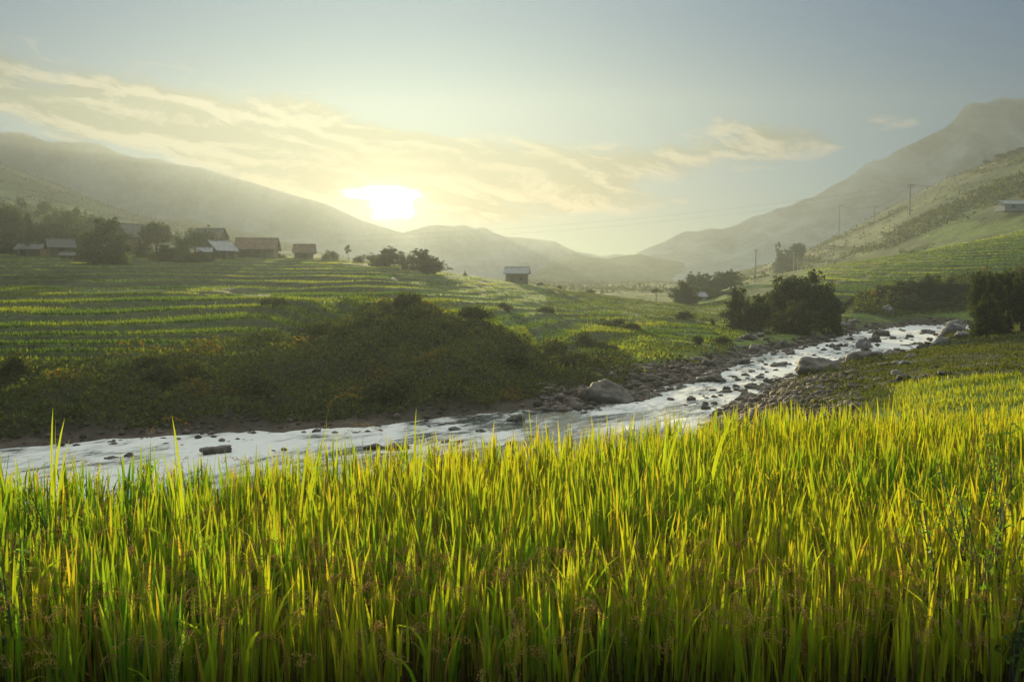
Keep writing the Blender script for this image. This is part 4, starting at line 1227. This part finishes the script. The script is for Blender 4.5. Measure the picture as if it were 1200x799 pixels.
# ------------------------------------------------------------------ houses
def house(name, label, px, D, w, d, wall_h, roof_h, rz, walls, roofm, over=.5, openings=(), py_base=None, cat='house', chimney=False, z=None, lift=0.0):
    u, e = pix(px, py_base or 300)
    x = u * D; g = gz(x, D) + lift
    o = empty(name, (x, D, g), rz); tag(o, label, cat)
    b = MB(); hw, hd = w / 2, d / 2
    # walls with gable ends (ridge along x)
    v = [(-hw, -hd, -1), (hw, -hd, -1), (hw, hd, -1), (-hw, hd, -1), (-hw, -hd, wall_h), (hw, -hd, wall_h), (hw, hd, wall_h), (-hw, hd, wall_h), (-hw, 0, wall_h + roof_h * .97), (hw, 0, wall_h + roof_h * .97)]
    b.add(v, [(0, 1, 5, 4), (2, 3, 7, 6), (1, 2, 6, 9, 5), (3, 0, 4, 8, 7)])
    b.build('wall', walls, o)
    r = MB(); t = .14
    sl = roof_h / hd; ze = wall_h - over * sl
    for sgn in (-1, 1):
        y0, y1 = sgn * (hd + over), sgn * .0
        a = [(-hw - over, y0, ze), (hw + over, y0, ze), (hw + over, y1, wall_h + roof_h), (-hw - over, y1, wall_h + roof_h)]
        c = [(p[0], p[1], p[2] + t) for p in a]
        fs = [(0, 1, 2, 3), (7, 6, 5, 4), (0, 4, 5, 1), (1, 5, 6, 2), (2, 6, 7, 3), (3, 7, 4, 0)]
        r.add(a + c, fs if sgn > 0 else [tuple(reversed(q)) for q in fs])
    ro = r.build('roof', roofm, o)
    rc = MB(); rc.tube([(-hw - over, 0, wall_h + roof_h + t), (hw + over, 0, wall_h + roof_h + t)], .12, 6); rc.build('ridge_cap', roofm, ro)
    for kind, ox, oz, ow, oh in openings:
        f = MB()
        f.box((ox, -hd - .03, oz + oh / 2), (ow + .16, .10, oh + .16)); fo = f.build(kind, M_WOOD, o)
        q = MB(); q.box((ox, -hd - .085, oz + oh / 2), (ow, .03, oh)); q.build('panel' if kind == 'door' else 'pane', M_DARK, fo)
    return o


house('barn', 'low dark barn with a flat pitched roof at the left of the village', 38, 172, 4.4, 3.4, 1.6, .9, .1, M_WOOD, M_SLATE, .5, [('door', -1, 0, 1.1, 1.7)], 299, 'barn')
house('barn', 'dark barn with a peaked grey roof beside the small low shed', 71, 170, 4.2, 4.2, 1.9, 1.5, .6, M_WOOD, M_SLATE, .5, [('door', 0, 0, 1.1, 1.7)], 300, 'barn')
house('shed', 'small low shed with a grey roof in front of the peaked barn', 83, 163, 3.0, 2.2, .9, .6, .05, M_WOOD, M_SLATE, .35, [('door', .6, 0, .8, .9)], 306, 'shed')
house('barn', 'gabled dark house half hidden between the lone round tree and the domed tree', 155, 200, 6, 5.0, 3.2, 2.6, 1.1, M_WOOD, M_SLATE, .6, [('window', 0, 1.2, .9, .8)], 285, 'house', lift=1.0)
house('farmhouse', 'farmhouse with a pale metal roof and tan gable by the bamboo', 257, 180, 4.4, 4.4, 2.3, 1.6, 1.0, M_WOOD, M_TIN, .7, [('door', -.8, 0, 1.0, 1.9), ('window', 1.2, 1.0, .9, .8)], 298)
house('shed', 'small lean shed with a bright pale roof left of the tan gabled farmhouse', 240, 176, 2.4, 2.2, 1.6, .7, .3, M_WOOD, M_TIN, .4, [('door', 0, 0, .9, 1.4)], 300, 'shed')
house('farmhouse', 'dark roofed house rising behind the pale roofed farmhouse', 247, 194, 5.6, 4.6, 3.2, 1.8, -.05, M_WOOD, M_SLATE, .6, [('window', 1.5, 1.4, .9, .8)], 295, lift=.9)
house('farmhouse', 'long brown farmhouse with a broad clay tiled roof on the crest', 302, 192, 8.0, 6.0, 2.2, 2.1, .12, M_WOOD, M_TILE, .7, [('door', 0.3, 0, 1.2, 1.9), ('window', -2.3, .9, 1.0, .8), ('window', 2.4, .9, 1.0, .8)], 303)
house('farmhouse', 'small brown tiled house right of the long brown farmhouse', 357, 200, 4.2, 4.0, 1.7, 1.6, .15, M_WOOD, M_TILE, .5, [('door', 0, 0, 1.0, 1.6)], 303)
house('hut', 'lone square hut with a pale metal roof on the grassy crest', 606, 198, 4.9, 4.4, 2.5, 1.2, -.10, M_WOOD, M_TIN, .5, [('door', -1.0, 0, .9, 1.6), ('window', 1.1, .8, .7, .6)], 333, 'hut')
house('shed', 'small pale roofed shed beside the misty grove', 816, 208, 3.8, 3.0, 1.3, .9, .2, M_CONC, M_TIN, .4, [('door', 0, 0, .9, 1.3)], 357, 'shed')
house('shed', 'long shed with a pale roof on the right hillside at the picture edge', 1186, 330, 11, 6, 1.6, 1.5, .1, M_CONC, M_TIN, .3, [('door', -2, 0, 1.2, 1.5)], 272, 'shed', lift=1.5)

# ------------------------------------------------------------------ power line
def pole(px, D, py_top, label, arms=2, concrete=True, wide=1.7):
    u, e = pix(px, py_top); x = u * D; g = gz(x, D); h = CAMZ + e * D - g
    o = empty('utility_pole', (x, D, g)); tag(o, label, 'power pole', 'poles of the power line on the right')
    m = MB(); m.tube([(0, 0, -.5), (0, 0, h * .5), (0, 0, h)], [.30 * wide, .24 * wide, .17 * wide], 8); m.build('post', M_CONC if concrete else M_STEEL, o)
    for k in range(arms):
        a = MB(); a.box((0, -.25 * wide, h - .5 - 1.2 * k), (2.6 * wide, .16 * wide, .16 * wide)); ao = a.build('crossarm', M_STEEL, o)
        for sx in (-1.15, 0.45, 1.15):
            i = MB(); i.tube([(sx * wide, -.25 * wide, h - .42 - 1.2 * k), (sx * wide, -.25 * wide, h - .1 - 1.2 * k)], .07 * wide, 6); i.build('insulator', M_CERAM, ao)
    return (x, D - .25, g + h - .1)


def frame_pole(px, D, py_top, gap_px, label):
    u, e = pix(px, py_top); x = u * D; g = gz(x, D); h = CAMZ + e * D - g; w = gap_px / 1000 * D / 2
    o = empty('frame_pole', (x, D, g)); tag(o, label, 'power pole', 'poles of the power line on the right')
    for sx in (-1, 1):
        m = MB(); m.tube([(sx * w, 0, -.5), (sx * w * .95, 0, h)], [.11, .085], 7); m.build('post', M_STEEL, o)
    a = MB(); a.box((0, -.16, h - .25), (2 * w + 1.0, .16, .2)); a.build('crossarm', M_STEEL, o)
    b = MB(); b.box((0, -.16, h - 1.4), (2 * w + .2, .12, .14)); b.build('brace', M_STEEL, o)
    return (x, D, g + h)


T1 = pole(1067, 470, 216, 'tall pale concrete pole with two crossarms, highest on the right hill', 2)
T2 = pole(1025, 540, 242, 'shorter pale concrete pole lower down the right hill', 1)
T3 = pole(984, 600, 241, 'faint distant pole left of the two pale concrete poles', 1)
T4 = pole(886, 300, 292, 'thin grey pole standing in the haze above the riverside trees', 1, False, .6)
frame_pole(973, 285, 287, 6, 'dark frame of two posts with a crossbeam on the terraced hill')
frame_pole(933, 300, 296, 5, 'paired thin posts with a crossbeam beside the misty square crowned tree')


def wires(name, label, a, b, offs, sag, r):
    o = empty(name, a); tag(o, label, 'power line')
    A = Vector(a); B = Vector(b)
    for d in offs:
        m = MB(); pts = []
        for i in range(25):
            t = i / 24; p = (B - A) * t + Vector(d); p.z -= sag * 4 * t * (1 - t); pts.append(p)
        m.tube(pts, r, 4, False); m.build('wire', M_WIRE, o)


OFF = [(-1.1, 0, 0), (.4, 0, 0), (1.1, 0, -.9)]
E1 = spot(1330, 196, 380); E0 = spot(-60, 262, 560)
wires('power_line', 'sagging wires from the highest concrete pole to the right picture edge', T1, E1, OFF, 5.0, .05)
wires('power_line', 'long wires crossing the sky from the highest concrete pole to the left', T1, E0, [(0, 0, -.3), (0, 0, -3.5)], 17.0, .045)
wires('power_line', 'short wires between the two pale concrete poles', T1, T2, OFF[:2], 2.5, .04)
wires('power_line', 'faint wires from the shorter concrete pole to the faint distant pole', T2, T3, OFF[:2], 1.5, .04)

# ------------------------------------------------------------------ stalks and weeds standing above the rice
def stalk(px, py_top, D, label, lean=.05, bend=.1, kind='leaf'):
    D = D * 1.3
    u, e = pix(px, py_top); x = u * D; top = CAMZ + e * D; h = top - PADDY_Z
    o = empty('tall_grass_stalk', (x, D, PADDY_Z)); tag(o, label, 'grass stalk')
    b = np.array([[0, 0, 0.]]); A = lambda v: np.array([v], float)
    az = A(RNG.choice([0, math.pi]))
    if kind == 'leaf':
        v, f, c = blades(b, A(h * 1.02), A(lean), az, A(.007), A(bend), np.array([(.12, .18, .03)]), 8, fold=A(0))
        link('stem', mesh_np('stem', v, f, M_RICE, c), o)
        for q in range(3):
            hh = h * RNG.uniform(.35, .5); L = h * RNG.uniform(.48, .62)
            v, f, c = blades(b + (0, 0, hh), A(L), A(lean + RNG.uniform(-.03, .12)), az + RNG.uniform(-.6, .6), A(.016), A(bend + RNG.uniform(0, .3)), np.array([(.22, .28, .025)]) * RNG.uniform(.8, 1.1), 8, fold=A(RNG.uniform(-.5, .5)))
            link('leaf', mesh_np('leaf', v, f, M_RICE, c), o)
    else:
        # thin stem that carries a drooping brown ear
        v, f, c = blades(b, A(h), A(lean), az, A(.005), A(bend), np.array([(.22, .19, .06)]), 8, fold=A(0))
        st = link('stem', mesh_np('stem', v, f, M_RICE, c), o)
        t = np.linspace(0, 1, 40); an = lean + bend + 2.2 * t; L = .30
        sx = np.cumsum(np.sin(an)) * L / 40 * math.cos(az[0]); sz = np.cumsum(np.cos(an)) * L / 40
        ex = v.reshape(-1, 3)[-2:].mean(0)
        p = np.stack([ex[0] + sx, ex[1] + 0 * sx, ex[2] + sz], 1); p = np.repeat(p, 3, 0) + RNG.normal(0, .006, (120, 3))
        v, f, c = cards(p, np.full(120, .0042), np.tile((.20, .14, .055), (120, 1)), -.5, 1.8)
        link('ear', mesh_np('ear', v, f, M_GRAIN, c), o)
    return o


for a in [
    (57, 496, 3.9, 'tall upright green stalk over the blue water on the left', .02, .03),
    (215, 508, 3.8, 'short upright green stalk over the water below the scrub bank', .03, .05),
    (345, 494, 3.9, 'green stalk leaning left over the water', .10, .10),
    (374, 484, 4.2, 'thin stalk with a small brown tip right of the leaning green stalk', .02, .05, 'ear'),
    (484, 488, 4.3, 'thin pale stalk beside the place under the sun', .02, .03),
    (735, 484, 4.6, 'arching stalk with a heavy brown ear over the bright water', .10, .30, 'ear'),
    (720, 492, 4.4, 'shorter arching stalk with a brown ear left of the heavy one', .08, .35, 'ear'),
    (775, 470, 4.5, 'thin upright stalk tip over the bright water', .03, .05),
    (829, 474, 4.4, 'dark bent stalk at the right end of the open water', .08, .2),
    (500, 505, 4.1, 'small drooping brown ear over the water', .12, .3, 'ear'),
    (140, 505, 3.8, 'thin brown eared stalk between the two left green stalks', .05, .25, 'ear'),
]:
    stalk(*a)


def weed(px, py, D, label, n_br=6, h=.7, leaf=.020):
    D = D * 1.3
    u, e = pix(px, py); x = u * D; z = PADDY_Z
    top = CAMZ + e * D
    o = empty('leafy_weed', (x, D, z)); tag(o, label, 'weed')
    m = MB(); P = []
    for i in range(n_br):
        a = RNG.uniform(0, 6.28); L = top - z
        pts = [Vector((0, 0, 0)), Vector((.10 * math.cos(a), .10 * math.sin(a), L * .55)), Vector((.28 * math.cos(a) * RNG.uniform(.5, 1.2), .28 * math.sin(a), L * RNG.uniform(.85, 1.05)))]
        m.tube(pts, [.006, .0045, .002], 5, False)
        for t in np.linspace(.45, 1, 16):
            p = pts[0].lerp(pts[1], min(1, t / .55)) if t < .55 else pts[1].lerp(pts[2], (t - .55) / .45)
            P.append(np.array(p) + RNG.normal(0, .01, 3))
    m.build('stems', M_BARK, o)
    p = np.array(P); n = len(p); p = np.repeat(p, 2, 0)
    v, f, c = cards(p, leaf * RNG.uniform(.5, 1.1, 2 * n), leafcol((.05, .11, .02), (.12, .20, .03), RNG.random(2 * n)), .12, 2.6)
    link('leaves', mesh_np('leaves', v, f, M_RICE, c), o)


weed(1165, 560, 3.4, 'dark green leafy weed in the rice at the right edge', 9, .8)
weed(1190, 500, 4.0, 'leafy weed above the rice tips at the right edge', 6)
weed(1125, 600, 3.1, 'low leafy weed among the rice left of the right edge weed', 6)
weed(1185, 610, 2.9, 'low broad leafy weed at the lower right edge', 6)
weed(76, 545, 3.9, 'small leafy weed above the rice tips on the far left', 4)
weed(20, 640, 2.9, 'leafy weed among the rice at the lower left edge', 6)
